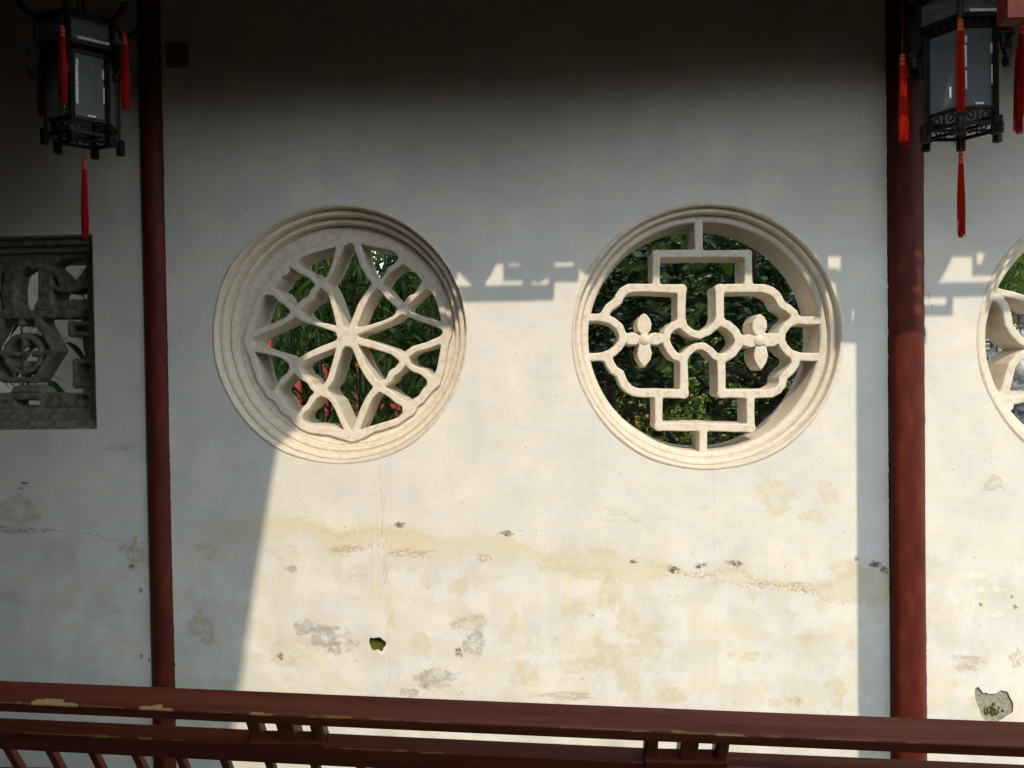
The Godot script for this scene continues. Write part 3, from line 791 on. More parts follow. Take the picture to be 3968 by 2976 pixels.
	F = Field.new(0.0036, -0.414, -0.414, 0.414, 0.414)
	Ws([-12,413,-12,296], 29)
	Ws([-160,296,-99,296,-20,295,-4,294,158,290], 27)
	Ws([-160,297,-162,244,-162,181], 27)
	Ws([158,290,158,237,159,175], 27)
	Ws([-347,78,-342,91,-330,111,-311,124,-296,135,-292,148,-280,165,-258,177,-223,178,-163,176,-73,171], 31)
	Ws([-73,171,-75,106,-75,53], 29)
	Ws([-441,77,-389,76,-347,76], 29)
	Ws([-347,75,-317,62,-293,41,-282,13,-283,-6,-285,-14,-298,-32,-316,-48,-341,-61], 28)
	Ws([-443,-64,-390,-65,-341,-64], 29)
	Ws([-338,-63,-327,-91,-314,-112,-292,-126,-287,-141,-279,-161,-263,-179,-241,-192,-214,-196,-158,-197,-69,-200], 30)
	Ws([-69,-199,-68,-136,-69,-76], 29)
	Ws([-76,53,-64,34,-40,14,-10,6,-9,8,18,18,42,38,57,59], 28)
	Ws([-70,-73,-51,-51,-29,-35,-5,-31,1,-33,23,-47,41,-68,60,-75], 28)
	Ws([-75,51,-105,40,-125,19,-130,-6,-130,-9,-126,-25,-114,-47,-98,-66,-76,-74], 29)
	Ws([59,52,88,40,112,17,123,-8,124,-13,120,-32,101,-58,80,-72,63,-76], 29)
	Ws([59,169,58,114,58,59], 29)
	Ws([59,170,114,170,159,169,210,167,237,158,256,143,267,123,274,108,295,96,314,78,320,58], 29)
	Ws([316,54,359,51,433,52], 28)
	Ws([316,53,292,37,274,14,269,-10,270,-15,277,-35,294,-57,318,-73], 29)
	Ws([318,-74,352,-76,416,-78], 29)
	Ws([318,-76,318,-98,305,-120,282,-140,274,-152,272,-171,258,-190,234,-202,196,-203,161,-203,62,-201], 30)
	Ws([62,-201,62,-138,61,-78], 29)
	Ws([-158,-200,-159,-256,-159,-315], 28)
	Ws([162,-204,161,-260,162,-323], 28)
	Ws([-159,-315,-79,-317,-8,-318,55,-320,162,-323], 29)
	Ws([-4,-321,-4,-360,-5,-423], 30)
	Ws([-266,-1,-250,-1,-222,-3], 20)
	Ws([-189,-4,-143,-3], 20)
	Ws([133,-17,166,-16,241,-12,269,-10], 20)
	Wf([-206,88,-219,80,-230,63,-233,45,-230,26,-219,15,-222,-2,-206,-7,-191,-2,-193,14,-182,28,-179,50,-186,69,-197,83], 0)
	Wf([-269,18,-249,23,-229,15,-217,-3,-231,-24,-250,-26,-266,-22,-273,-13], 0)
	Wf([-195,-3,-184,17,-165,20,-146,14,-139,2,-143,-19,-162,-27,-184,-24], 0)
	Wf([-225,-15,-187,-16,-184,-33,-179,-55,-184,-77,-196,-93,-208,-107,-221,-90,-231,-73,-233,-54,-228,-32], 0)
	Wf([193,78,183,68,172,49,170,30,175,13,187,0,203,-1,214,13,222,32,221,51,212,67,204,74], 0)
	Wf([135,3,161,8,182,-3,190,-17,182,-33,166,-40,147,-35,135,-27], 0)
	Wf([198,-17,209,5,230,11,257,9,270,-5,262,-26,246,-37,219,-39], 0)
	Wf([184,-36,211,-36,220,-47,225,-69,219,-91,208,-110,198,-121,186,-104,177,-85,175,-66,179,-47], 0)
	part("tracery", F.relief(C2, -0.055, -0.21, 0.005, noise), M.lime, o)
	g = Geo.new()
	for b in [[-0.205, 0.0], [0.178, -0.004]]:   # the flowers' swelling hearts
		g.lathe(soften([Vector2(0.020, 0), Vector2(0.016, 0.006), Vector2(0.0005, 0.010)], 0.003), Vector3(C2.x + HEART[0 if b[0] < 0 else 2], C2.y + HEART[1 if b[0] < 0 else 3], -0.056), 20)
	part("flower_heart", g, M.lime, o)
	# the window at the right edge
	o = group_node("round_window", w, "round window of curved ribs cut by the photo's right edge")
	g = Geo.new()
	g.lathe(ring, Vector3(C3.x, C3.y, 0), 180, Basis.IDENTITY, noise, 0.004, true)
	part("moulding", g, M.lime, o)
	F = Field.new(0.004, -0.408, -0.408, 0.408, 0.408)
	Ws([-397,190,-360,164,-317,154,-278,141,-202,109], 27)
	Ws([-381,155,-361,142,-342,120,-332,90,-326,51,-309,21,-285,-5,-244,-29], 30)
	Ws([-398,134,-381,147], 26)
	Ws([-275,-49,-297,-63,-316,-88,-324,-116,-331,-148,-339,-178,-352,-197,-364,-208], 29)
	Ws([-362,-199,-341,-206,-319,-210,-294,-206,-244,-194], 29)
	Ws([-352,-199,-339,-219,-327,-232], 30)
	F.stroke([-20, -300, 60, -180, 60, 0, -40, 120, -60, 300, 20, 410], 28); F.stroke([60, 0, 410, 30], 28); F.stroke([60, -150, 300, -300], 28)
	part("tracery", F.relief(C3, -0.055, -0.21, 0.007, noise), M.lime, o)
	# the square window in the shaded left bay
	o = group_node("square_window", w, "dark square window of carved stonework in the shaded bay")
	g = Geo.new()
	var fr := [Vector2(-0.004, -0.003), Vector2(0.0, 0.002), Vector2(0.006, -0.002), Vector2(0.010, -0.026), Vector2(0.028, -0.030), Vector2(0.033, -0.052), Vector2(0.051, -0.056), Vector2(0.056, -0.078), Vector2(0.072, -0.082), Vector2(0.075, -0.25)]
	for k in fr.size() - 1:
		var a: Vector2 = fr[k]
		var b: Vector2 = fr[k + 1]
		var dd := Vector2(-(b.y - a.y), b.x - a.x).normalized()   # (inwards, out of the wall)
		var lo := Vector2(-2.65, 1.362)
		var hi := Vector2(-1.70, 2.066)
		var q := func(i: float, sx: bool, sy: bool, z: float) -> Vector3: return Vector3((hi.x - i) if sx else (lo.x + i), (hi.y - i) if sy else (lo.y + i), z)
		g.flat([q.call(a.x, false, true, a.y), q.call(a.x, true, true, a.y), q.call(b.x, true, true, b.y), q.call(b.x, false, true, b.y)], Vector3(0, -dd.x, dd.y))
		g.flat([q.call(a.x, false, false, a.y), q.call(a.x, true, false, a.y), q.call(b.x, true, false, b.y), q.call(b.x, false, false, b.y)], Vector3(0, dd.x, dd.y))
		g.flat([q.call(a.x, true, false, a.y), q.call(a.x, true, true, a.y), q.call(b.x, true, true, b.y), q.call(b.x, true, false, b.y)], Vector3(-dd.x, 0, dd.y))
		g.flat([q.call(a.x, false, false, a.y), q.call(a.x, false, true, a.y), q.call(b.x, false, true, b.y), q.call(b.x, false, false, b.y)], Vector3(dd.x, 0, dd.y))
	part("moulding", g, M.dark_lime, o)
	F = Field.new(0.005, -0.42, -0.32, 0.42, 0.32)
	Wf([-336,393,467,373,465,313,-338,333], 0)
	Wf([-337,344,314,328,314,317,306,291,294,269,266,260,208,249,189,236,169,249,159,250,124,227,-341,232], 0)
	Wf([-33,270,62,267,58,90,-38,91], 0)
	Wf([73,232,122,231,111,177,114,111,125,89,65,91,59,156], 0)
	Wf([206,260,263,258,260,126,265,103,278,86,185,88,190,111,203,129], 0)
	Wf([-344,100,379,86,374,59,333,57,-345,67], 0)
	Wf([295,128,461,126,460,102,379,83,292,85], 0)
	Ws([245,241,268,232,290,209,301,182,336,182,366,196,387,220,402,244], 24)
	Ws([255,177,289,167,335,162,382,178,419,193], 22)
	Ws([424,325,421,281,418,171], 30)
	Ws([385,315,380,300], 24)
	Ws([328,36,445,36], 20)
	Ws([328,36,328,-4,444,-7], 20)
	Ws([131,66,131,44], 24)
	Ws([199,65,198,42], 28)
	Ws([-21,-58,59,68,192,65,258,-61,181,-173,55,-171,-21,-58], 22)
	Ws([141,-5,176,-15,203,-42,211,-75,201,-108,173,-135,138,-143,103,-134,76,-106,67,-73,78,-40,106,-13,141,-5], 20)
	Ws([144,-7,145,-38], 22)
	Ws([140,-141,143,-110], 22)
	Ws([70,-73,102,-73], 22)
	Ws([209,-75,181,-75], 22)
	Ws([212,-73,256,-63], 20)
	Ws([-14,-63,70,-73], 20)
	Wf([87,-220,97,-198,125,-190,178,-190,206,-202,219,-222], 0)
	Wf([-353,-214,261,-223,346,-226,351,-248,449,-252,448,-320,-356,-312], 0)
	Ws([342,-108,453,-106], 22)
	Ws([345,-108,343,-195], 22)
	Ws([343,-193,451,-194], 26)
	Ws([400,-187,451,-176], 22)
	Ws([381,-211,381,-228,450,-231], 20)
	F.cut(273, 292, 9)
	F.cut(116, -260, 13)
	F.cut(135, -260, 14)
	F.cut(153, -260, 14)
	F.cut(172, -261, 14)
	F.cut(191, -261, 13)
	for j in F.ny:
		for i in F.nx:
			var p := Vector2(F.x0 + i * F.h, F.y0 + j * F.h)
			F.d[j * F.nx + i] = maxf(F.d[j * F.nx + i], maxf(absf(p.x) - 0.405, absf(p.y) - 0.282))
	part("tracery", F.relief(Vector2(-2.175, 1.714), -0.082, -0.165, 0.009, noise), M.dark_lime, o)

# ---------------------------------------------------------------- timber
func column(called: String, label: String, at: Vector3, r0: float, r1: float, high: float, group := "") -> Node3D:
	var o := thing(called, label, "column", at, group)
	var g := Geo.new()
	var pts := []
	var rad := []
	for k in 25:
		var t := k / 24.0
		pts.append(Vector3(noise.get_noise_2d(t * 50.0, at.x * 50.0) * 0.0012, t * high, 0)); rad.append(lerpf(r0, r1, t))
	g.tube(pts, rad, 40)
	part("shaft", g, M.column, o)
	return o
func fret_box(g: Geo, x0: float, y0: float, x1: float, y1: float, deep := 0.014):
	g.box(Vector3((x0 + x1) * 0.5 + 0.124, (y0 + y1) * 0.5 + 0.72, 0.80), Vector3(x1 - x0, y1 - y0, deep), Basis.IDENTITY, 0.003)
func leafboard(parent: Node3D, list: Array):
	var pl := PackedVector2Array()
	for k in range(0, list.size(), 2): pl.append(Vector2(list[k] + 0.124, list[k + 1] + 0.72))
	var g := Geo.new()
	slab(g, pl, 0.794, 0.806)
	part("carved_leaf", g, M.column, parent)
func slab(g: Geo, pl: PackedVector2Array, z0: float, z1: float, tf := Transform3D.IDENTITY):
	var t := Geometry2D.triangulate_polygon(pl)
	if Geometry2D.is_polygon_clockwise(pl): pl.reverse(); t = Geometry2D.triangulate_polygon(pl)
	for s in 2:
		var base := g.v.size()
		for p in pl: g.vert(tf * Vector3(p.x, p.y, z1 if s == 0 else z0), tf.basis * Vector3(0, 0, 1 if s == 0 else -1))
		for k in range(0, t.size(), 3): g.tri(base + t[k], base + t[k + 1], base + t[k + 2])
	for k in pl.size():
		var a := pl[k]
		var b := pl[(k + 1) % pl.size()]
		g.flat([tf * Vector3(a.x, a.y, z0), tf * Vector3(b.x, b.y, z0), tf * Vector3(b.x, b.y, z1), tf * Vector3(a.x, a.y, z1)], (tf.basis * Vector3(b.y - a.y, a.x - b.x, 0)).normalized())
func gallery_timber():
	column("half_column", "slender dark red half column between shaded bay and round flower window", Vector3(-1.4714, 0, -0.020), 0.0475, 0.0450, TOP, "columns set into the gallery wall")
	column("half_column", "dark red half column whose lower part is sunlit, beside the angular window", Vector3(1.163, 0, -0.012), 0.062, 0.0565, TOP, "columns set into the gallery wall")
	column("post", "red gallery post in front of the left half column", Vector3(-1.64, 0, 0.80), 0.058, 0.056, 3.0, "posts of the gallery front")
	column("post", "red gallery post that shades the wall beside the angular window", Vector3(1.178, 0, 0.80), 0.060, 0.058, 3.0, "posts of the gallery front")
	# lintel and its hanging fretwork
	var l := thing("lintel_beam", "long dark red beam carried by the gallery posts", "beam", Vector3.ZERO)
	var g := Geo.new()
	g.box(Vector3(3.0, 2.915, 0.80), Vector3(11.8, 0.48, 0.09), Basis.IDENTITY, 0.01)
	part("beam", g, M.timber, l)
	var f := thing("hanging_fretwork", "red openwork frieze with drop ends hung under the beam between the posts", "fretwork", Vector3.ZERO, "fretwork under the gallery beam")
	var bars := [[-0.56, 1.805, -0.031, 1.838], [-0.048, 1.838, -0.031, 1.90], [-0.56, 1.838, -0.543, 1.90], [-0.139, 1.838, -0.11, 1.878], [-0.206, 1.876, -0.11, 1.906], [-0.206, 1.906, -0.190, 1.957],
		[-0.048, 1.868, 0.056, 1.90], [0.040, 1.90, 0.056, 1.957], [-0.45, 1.88, -0.37, 1.912], [-0.318, 1.838, -0.272, 1.90], [-0.45, 1.912, -0.435, 1.957], [-0.62, 1.868, -0.543, 1.90],
		[0.934, 1.646, 0.982, 1.86], [0.950, 1.86, 0.988, 1.957], [0.982, 1.646, 1.035, 1.673], [0.86, 1.843, 0.934, 1.872], [0.868, 1.872, 0.884, 1.957], [0.976, 1.76, 1.035, 1.79],
		[-1.72, 1.66, -1.68, 1.957], [-1.76, 1.66, -1.72, 1.69], [-1.68, 1.90, -1.60, 1.93]]
	for b in bars:
		g = Geo.new(); fret_box(g, b[0], b[1], b[2], b[3], 0.05 if b[0] > 0.9 else 0.034); part("bar", g, M.column, f)
	leafboard(f, [-0.40, 1.957, -0.365, 1.905, -0.325, 1.862, -0.272, 1.862, -0.245, 1.90, -0.218, 1.957])
	leafboard(f, [-0.145, 1.906, -0.155, 1.957, -0.022, 1.957, -0.030, 1.90, -0.045, 1.88, -0.08, 1.86, -0.112, 1.866, -0.112, 1.906])
	leafboard(f, [0.056, 1.957, 0.056, 1.905, 0.10, 1.87, 0.13, 1.90, 0.16, 1.957])
	f = thing("hanging_fretwork", "red openwork frieze hung under the beam in the right bay", "fretwork", Vector3.ZERO, "fretwork under the gallery beam")
	for b in [[1.09, 1.622, 1.23, 1.676], [1.09, 1.718, 1.318, 1.750], [1.296, 1.752, 1.318, 1.79], [1.19, 1.780, 1.62, 1.824], [1.095, 1.676, 1.160, 1.957], [1.381, 1.85, 1.50, 1.885], [1.381, 1.885, 1.397, 1.957], [1.160, 1.842, 1.215, 1.868], [1.160, 1.900, 1.215, 1.957]]:
		g = Geo.new(); fret_box(g, b[0], b[1], b[2], b[3]); part("bar", g, M.column, f)
	leafboard(f, [1.205, 1.819, 1.262, 1.819, 1.290, 1.86, 1.318, 1.917, 1.381, 1.917, 1.381, 1.957, 1.205, 1.957])
	leafboard(f, [1.41, 1.885, 1.50, 1.885, 1.50, 1.957, 1.435, 1.957])
	# roofs: the gallery's own and the wing that turns off to the left
	var r := thing("gallery_roof", "tiled lean-to roof of the gallery with dark rafters", "roof", Vector3.ZERO)
	g = Geo.new()
	slab(g, PackedVector2Array([Vector2(1.1, 3.0), Vector2(1.1, 3.06), Vector2(0.15, 3.62), Vector2(-0.65, 3.2), Vector2(-0.65, 3.13), Vector2(0.15, 3.54)]), -9.0, 3.0, Transform3D(Basis(Vector3(0, 0, 1), Vector3(0, 1, 0), Vector3(-1, 0, 0)), Vector3.ZERO))
	part("tile_deck", g, M.tile, r)
	for k in 50:
		g = Geo.new(); g.bar(Vector3(-2.9 + k * 0.232, 3.50, 0.16), Vector3(-2.9 + k * 0.232, 2.975, 1.06), 0.05, 0.06, Vector3.RIGHT); part("rafter", g, M.timber, r)
	var wr := thing("wing_roof", "tiled roof of the side wing that shades the left bays", "roof", Vector3.ZERO)
	g = Geo.new()
	# seen from above: the valley corner, then the wing's eave running away from the wall
	slab(g, PackedVector2Array([Vector2(-0.25, -1.06), Vector2(-0.45, -1.13), Vector2(-0.52, -1.205), Vector2(-0.655, -1.21), Vector2(-0.69, -1.31), Vector2(-0.712, -1.44), Vector2(-0.703, -1.7), Vector2(-0.733, -1.9), Vector2(-0.74, -2.4), Vector2(-0.74, -6.0), Vector2(-3.4, -6.0), Vector2(-3.4, -1.06)]), 3.0, 3.06, Transform3D(Basis(Vector3(1, 0, 0), Vector3(0, 0, -1), Vector3(0, 1, 0)), Vector3.ZERO))
	part("tile_deck", g, M.tile, wr)
	g = Geo.new()
	slab(g, PackedVector2Array([Vector2(-0.78, 3.06), Vector2(-2.0, 3.75), Vector2(-3.35, 3.06)]), -6.0, -1.2, Transform3D(Basis(Vector3(1, 0, 0), Vector3(0, 1, 0), Vector3(0, 0, -1)), Vector3(0, 0, 0)).scaled_local(Vector3(1, 1, 1)))
	part("ridge", g, M.tile, wr)
	for z in [3.0, 5.4]: column("post", "red post of the side wing, the %s from the gallery wall" % ("nearer" if z < 4 else "farther"), Vector3(-1.25, 0, z), 0.07, 0.068, 3.0, "posts of the side wing")
	g = Geo.new(); g.box(Vector3(-1.25, 2.52, 3.65), Vector3(0.1, 0.96, 4.8)); part("beam", g, M.timber, wr)  # unseen beam added low to cut sky light on the left bay
	g = Geo.new(); g.box(Vector3(-1.94, 2.72, 1.15), Vector3(2.16, 0.62, 0.1)); part("beam", g, M.timber, wr)  # second added beam, out of view, that darkens the left bay
	var ww := thing("added_wing_wall", "added dark wall keeping sky light out of the side wing", "wall")  # unseen walls added to keep sky light off the left bay
	g = Geo.new(); g.box(Vector3(-3.1, 1.8, 2.85), Vector3(0.24, 3.9, 6.5)); part("wall_body", g, M.timber, ww)
	g = Geo.new(); g.box(Vector3(-1.97, 1.45, 6.06), Vector3(2.2, 3.1, 0.12)); part("added_end_wall", g, M.timber, ww)
	# bench and its leaning back rail
	bench()
func rail_at(x: float, wd: float, t: float) -> Vector3:
	var s := (x + 1.16) / 2.015
	return Vector3(x, 0.921 - 0.023 * s - 0.5 * wd - 0.866 * t, 1.22 + 0.08 * s + 0.866 * wd - 0.5 * t)
const PAINT := Color(0.088, 0.0245, 0.014)
const RAW := Color(0.33, 0.17, 0.04)
func wear_at(x: float, wd: float, t: float, w1: float, big: bool) -> Color:
	var e := Vector2(w1 - wd, t).length()   # from the top outer edge
	var tone := 1.0 + noise.get_noise_2d(x * 60.0, wd * 3000.0 + t * 2000.0) * 0.3 + noise.get_noise_2d(x * 900.0, wd * 24000.0 + t * 16000.0) * 0.18
	var col := PAINT * tone
	var n1 := noise.get_noise_2d(x * 130.0, 7.0 if big else 70.0)
	var n2 := noise.get_noise_2d(x * 900.0, (wd + t) * 6000.0)
	if e < 0.0026 + n2 * 0.003 and n1 > (0.22 if big else 0.42): col = RAW * 0.6
	elif e < 0.003 and n1 > -0.15 and n2 > 0.0: col = Color(0.17, 0.075, 0.05)
	if big:
		for q in [[-1.030, 0.052, 0.0115], [-0.815, 0.034, 0.008], [-0.600, 0.022, 0.005], [0.30, 0.03, 0.003]]:
			var dx: float = (x - q[0]) / q[1]
			if absf(dx) < 1.0 and t < 0.004:
				var deep: float = q[2] * sqrt(1.0 - dx * dx * 0.9) * (1.0 + n2 * 0.5 + (0.25 if dx < 0.3 else -0.35))
				if w1 - wd < deep: col = RAW.lerp(Color(0.26, 0.18, 0.075), clampf(0.5 + noise.get_noise_2d(x * 700.0, wd * 9000.0) * 1.6, 0, 1))
	return col
func rail_mesh(w0: float, w1: float, t0: float, t1: float, big: bool) -> Geo:
	var g := Geo.new()
	g.coloured = true
	var prof := []   # (w, t, normal) clockwise, rounded corners
	var rr := 0.005
	var cs := [[w1 - rr, t0 + rr, 0], [w1 - rr, t1 - rr, 1], [w0 + rr, t1 - rr, 2], [w0 + rr, t0 + rr, 3]]
	for c in cs:
		for k in 5:
			var a: float = -PI / 2 + (c[2] + k / 4.0) * PI / 2
			prof.append([c[0] + cos(a) * rr, c[1] + sin(a) * rr, Vector2(cos(a), sin(a))])
		# points along the flat to the next corner
		var nx: Array = cs[(c[2] + 1) % 4]
		var a2: float = -PI / 2 + (c[2] + 1) * PI / 2
		for k in range(1, 18): prof.append([lerpf(c[0], nx[0], k / 18.0) + cos(a2) * rr, lerpf(c[1], nx[1], k / 18.0) + sin(a2) * rr, Vector2(cos(a2), sin(a2))])
	var last := []
	var x := -2.6
	while x < 2.6:
		var ring := []
		for p in prof:
			var sag := noise.get_noise_2d(x * 25.0, 31.0 + w1 * 700.0) * 0.0015
			var col := wear_at(x, p[0] - 0.0, p[1] - t0, w1, big)
			ring.append(g.vert(rail_at(x, p[0], p[1]) + Vector3(0, sag, 0), Vector3(0, -0.5 * p[2].x - 0.866 * p[2].y, 0.866 * p[2].x - 0.5 * p[2].y), col))
		if last.size() > 0:
			for k in ring.size(): g.quad(last[k], last[(k + 1) % ring.size()], ring[(k + 1) % ring.size()], ring[k])
		last = ring
		x += 0.0035 if (x > -1.35 and x < 1.1) else 0.05
	return g
func bench():
	var o := thing("bench_railing", "dark red bench back with a chipped top rail and leaning balusters", "bench")
	part("top_rail", rail_mesh(0.0, 0.054, 0.0, 0.032, true), M.rail, o)
	part("lower_rail", rail_mesh(0.0095, 0.0445, 0.110, 0.174, false), M.rail, o)
	var tilt := Basis(Vector3.RIGHT, Vector3(0, 0.866, 0.5), Vector3(0, -0.5, 0.866))
	var x := -1.122 - 0.0985 * 12
	while x < 2.5:
		var g := Geo.new()
		g.coloured = true
		g.bar(rail_at(x, 0.027, 0.174), rail_at(x, 0.027, 0.49), 0.0175, 0.018, Vector3(0, 0.5, -0.866), 0.003, PAINT)
		part("baluster", g, M.rail, o)
		x += 0.0985
	for cx in [-2.19, -1.38, -0.567, 0.223, 1.03, 1.84]:
		var s := group_node("spacer", o)
		for q in [[-0.066, 0.026, 0.036], [0.066, 0.026, 0.036], [0.004, 0.034, 0.040]]:
			var g := Geo.new()
			g.coloured = true
			g.box(rail_at(cx + q[0], 0.028, 0.071), Vector3(q[1], 0.078, q[2]), tilt, 0.008 if absf(q[0]) > 0.05 else 0.003, PAINT)
			part("block", g, M.rail, s)
		for q in [-0.034, 0.040]:
			var g := Geo.new()
			g.coloured = true
			g.box(rail_at(cx + q, 0.012, 0.052), Vector3(0.017, 0.042, 0.010), tilt, 0.003, PAINT)
			part("block", g, M.rail, s)
		var g2 := Geo.new()
		g2.coloured = true
		g2.box(rail_at(cx, 0.038, 0.102), Vector3(0.158, 0.024, 0.032), tilt, 0.004, PAINT)
		part("foot", g2, M.rail, s)
	var sg := Geo.new()
	sg.box(Vector3(0, 0.445, 0.87), Vector3(5.2, 0.05, 0.36), Basis.IDENTITY, 0.006)
	part("seat", sg, M.wood, o)
	for k in 5:
		var g := Geo.new()
		g.box(Vector3(-2.2 + k * 1.1, 0.21, 0.86), Vector3(0.08, 0.42, 0.28)); part("leg", g, M.wood, o)

# ---------------------------------------------------------------- lanterns
func tassel(parent: Node3D, from: Vector3, top: Vector3, length: float, wide: float, lean := Vector3.ZERO, loose := 1.0):
	var t := group_node("tassel", parent)
	var g := Geo.new()
	g.tube([from, from.lerp(top, 0.5) + Vector3(0.001, 0, 0), top], [0.0009, 0.0009, 0.0011], 5)
	part("cord", g, M.cord, t)
	g = Geo.new()
	var down := (Vector3.DOWN + lean).normalized()
	var turned := Basis(Vector3.RIGHT, Vector3.BACK, Vector3.UP)
	for k in [1, 3, 4, 6, 7]:
		g.lathe([Vector2(wide * 0.36, 0.0), Vector2(wide * 0.43, -0.0012), Vector2(wide * 0.43, -0.0026), Vector2(wide * 0.36, -0.0038)], top + down * (k * 0.0042), 12, turned)
	part("binding", g, M.gold, t)
	g = Geo.new()
	g.coloured = true
	g.tube([top, top + down * 0.004, top + down * 0.018, top + down * 0.036], [wide * 0.2, wide * 0.37, wide * 0.38, wide * 0.36], 10)
	part("knot", g, M.red, t)
	g = Geo.new()
	for k in 64:
		var a := rng.randf() * TAU
		var r := sqrt(rng.randf())
		var spread := wide * 0.46 * r
		var o := Vector3(cos(a) * spread, 0, sin(a) * spread)
		var len := (length - 0.034) * (1.0 - 0.09 * rng.randf())
		var s := top + down * 0.033
		var pts := []
		var rad := []
		for q in 5:
			var f := q / 4.0
			var sway := Vector3(noise.get_noise_2d(f * 40.0 + k * 13.0, top.x * 100.0), 0, noise.get_noise_2d(f * 40.0, k * 17.0)) * 0.006 * f * loose
			pts.append(s + o * (0.85 + 0.45 * sin(f * 2.4)) + down.lerp(Vector3.DOWN, f * 0.8).normalized() * len * f + sway)
			rad.append(lerpf(0.0013, 0.0008, f))
		var tone := rng.randf_range(0.55, 1.15)
		g.tube(pts, rad, 4, Color(tone, tone * rng.randf_range(0.8, 1.6), tone))
	g.coloured = true
	part("threads", g, M.red, t)
func hexed(r: float, turn: float, k: float, y: float) -> Vector3:
	var a := deg_to_rad(turn + 60.0 * k)
	return Vector3(sin(a) * r, y, cos(a) * r)
func lantern(at: Vector3, turn: float, label: String, tops: Array, hb: float, odd: bool):
	var o := thing("palace_lantern", label, "lantern", at, "palace lanterns hung in the gallery")
	var rb := 0.094
	var ru := 0.118
	var u0 := hb + 0.02   # upper tier
	var u1 := u0 + 0.075
	for k in 6:
		var v0 := hexed(rb, turn, k, 0)
		var v1 := hexed(rb, turn, k + 1, 0)
		var out := hexed(1.0, turn, k, 0)
		var mid_out := hexed(1.0, turn, k + 0.5, 0)
		var g := Geo.new()
		g.bar(v0 + Vector3(0, -0.05, 0), v0 + Vector3(0, u0, 0), 0.013, 0.013, out)
		g.tube([v0 + out * 0.008 + Vector3(0, -0.04, 0), v0 + out * 0.008 + Vector3(0, u0, 0)], [0.0038, 0.0038], 6)
		part("post", g, M.lacquer, o)
		for y in [0.0, hb]:
			g = Geo.new(); g.bar(v0 + Vector3(0, y, 0), v1 + Vector3(0, y, 0), 0.011, 0.011); part("rail", g, M.lacquer, o)
		g = Geo.new()   # pane of the body
		var m := (v0 + v1) * 0.5
		var pb := Basis(Vector3.UP.cross(mid_out), Vector3.UP, mid_out)
		g.box(m + Vector3(0, hb * 0.5, 0), Vector3(rb - 0.014, hb - 0.012, 0.002), pb, 0.0004)
		part("pane", g, M.pane, o)
		# carved boards under and over the panes: rails, a scroll between them
		g = Geo.new()
		g.bar(v0 + Vector3(0, -0.040, 0), v1 + Vector3(0, -0.040, 0), 0.009, 0.010)
		for s in [-1, 1]:
			var pts := []
			var rad := []
			for q in 12:
				var f := q / 11.0
				var ra := 0.0125 * (1.0 - f * 0.65)
				pts.append(m + pb * Vector3(s * (0.021 + cos(f * 7.0) * ra), -0.020 + sin(f * 7.0) * ra, 0)); rad.append(0.0028)
			g.tube(pts, rad, 5)
		g.bar(m + Vector3(0, -0.036, 0), m + Vector3(0, -0.004, 0), 0.005, 0.006, mid_out)
		part("carved_board", g, M.lacquer, o)
		g = Geo.new()
		for q in 4: g.tube([m + pb * Vector3(-0.034 + q * 0.0225, hb + 0.004, 0), m + pb * Vector3(-0.028 + q * 0.0225, hb + 0.02, 0)], [0.004, 0.004], 5)
		part("carved_board", g, M.lacquer, o)
		# foot: a stacked, carved drop
		g = Geo.new()
		var f0 := hexed(rb + 0.010, turn, k, -0.036)
		g.box(f0, Vector3(0.020, 0.024, 0.020), pb, 0.003)
		var prof := []
		for q in 13: prof.append(Vector2(0.0105 + 0.0034 * absf(sin(q * 1.05)) - (0.006 if q > 11 else 0.0), -q * 0.0024))
		prof.append(Vector2(0.0004, -0.031))
		g.lathe(prof, f0 + Vector3(0, -0.008, 0), 10, Basis(Vector3.RIGHT, Vector3.BACK, Vector3.UP))
		part("foot", g, M.lacquer, o)
		# upper tier
		var w0 := hexed(ru, turn, k, 0)
		var w1 := hexed(ru, turn, k + 1, 0)
		var wm := (w0 + w1) * 0.5
		g = Geo.new(); g.bar(w0 + Vector3(0, u0 - 0.004, 0), w0 + Vector3(0, u1, 0), 0.015, 0.015, out); part("post", g, M.lacquer, o)
		for y in [u0, u1]:
			g = Geo.new(); g.bar(w0 + Vector3(0, y, 0), w1 + Vector3(0, y, 0), 0.012, 0.014); part("rail", g, M.lacquer, o)
		g = Geo.new(); g.box(wm + Vector3(0, (u0 + u1) * 0.5, 0), Vector3(ru - 0.018, u1 - u0 - 0.014, 0.002), pb, 0.0004); part("pane", g, M.pane, o)
		# hanging bracket board at the corner, its lower end a carved head
		g = Geo.new()
		var bx := Basis(out, Vector3.UP, out.cross(Vector3.UP))
		var pl := PackedVector2Array([Vector2(0.0, 0.0), Vector2(0.034, 0.002), Vector2(0.036, -0.03), Vector2(0.030, -0.05), Vector2(0.036, -0.075), Vector2(0.028, -0.09), Vector2(0.030, -0.105), Vector2(0.014, -0.112), Vector2(0.010, -0.095), Vector2(0.016, -0.08), Vector2(0.008, -0.06), Vector2(0.003, -0.03)])
		slab(g, pl, -0.006, 0.006, Transform3D(bx, hexed(ru - 0.008, turn, k, u0 + 0.012)))
		g.tube([hexed(ru + 0.014, turn, k, u0 - 0.078), hexed(ru + 0.014, turn, k, u0 - 0.100)], [0.012, 0.009], 8)
		part("bracket", g, M.lacquer, o)
		# horn of the crown
		g = Geo.new()
		var hp := []
		var hr := []
		for q in 9:
			var f := q / 8.0
			hp.append(hexed(lerpf(0.05, 0.170, f), turn, k, u1 + 0.012 + 0.036 * pow(f, 3.0) + 0.012 * sin(f * PI) * -1.0)); hr.append(0.007 + 0.004 * absf(sin(f * 9.0)) * f)
		g.tube(hp, hr, 7)
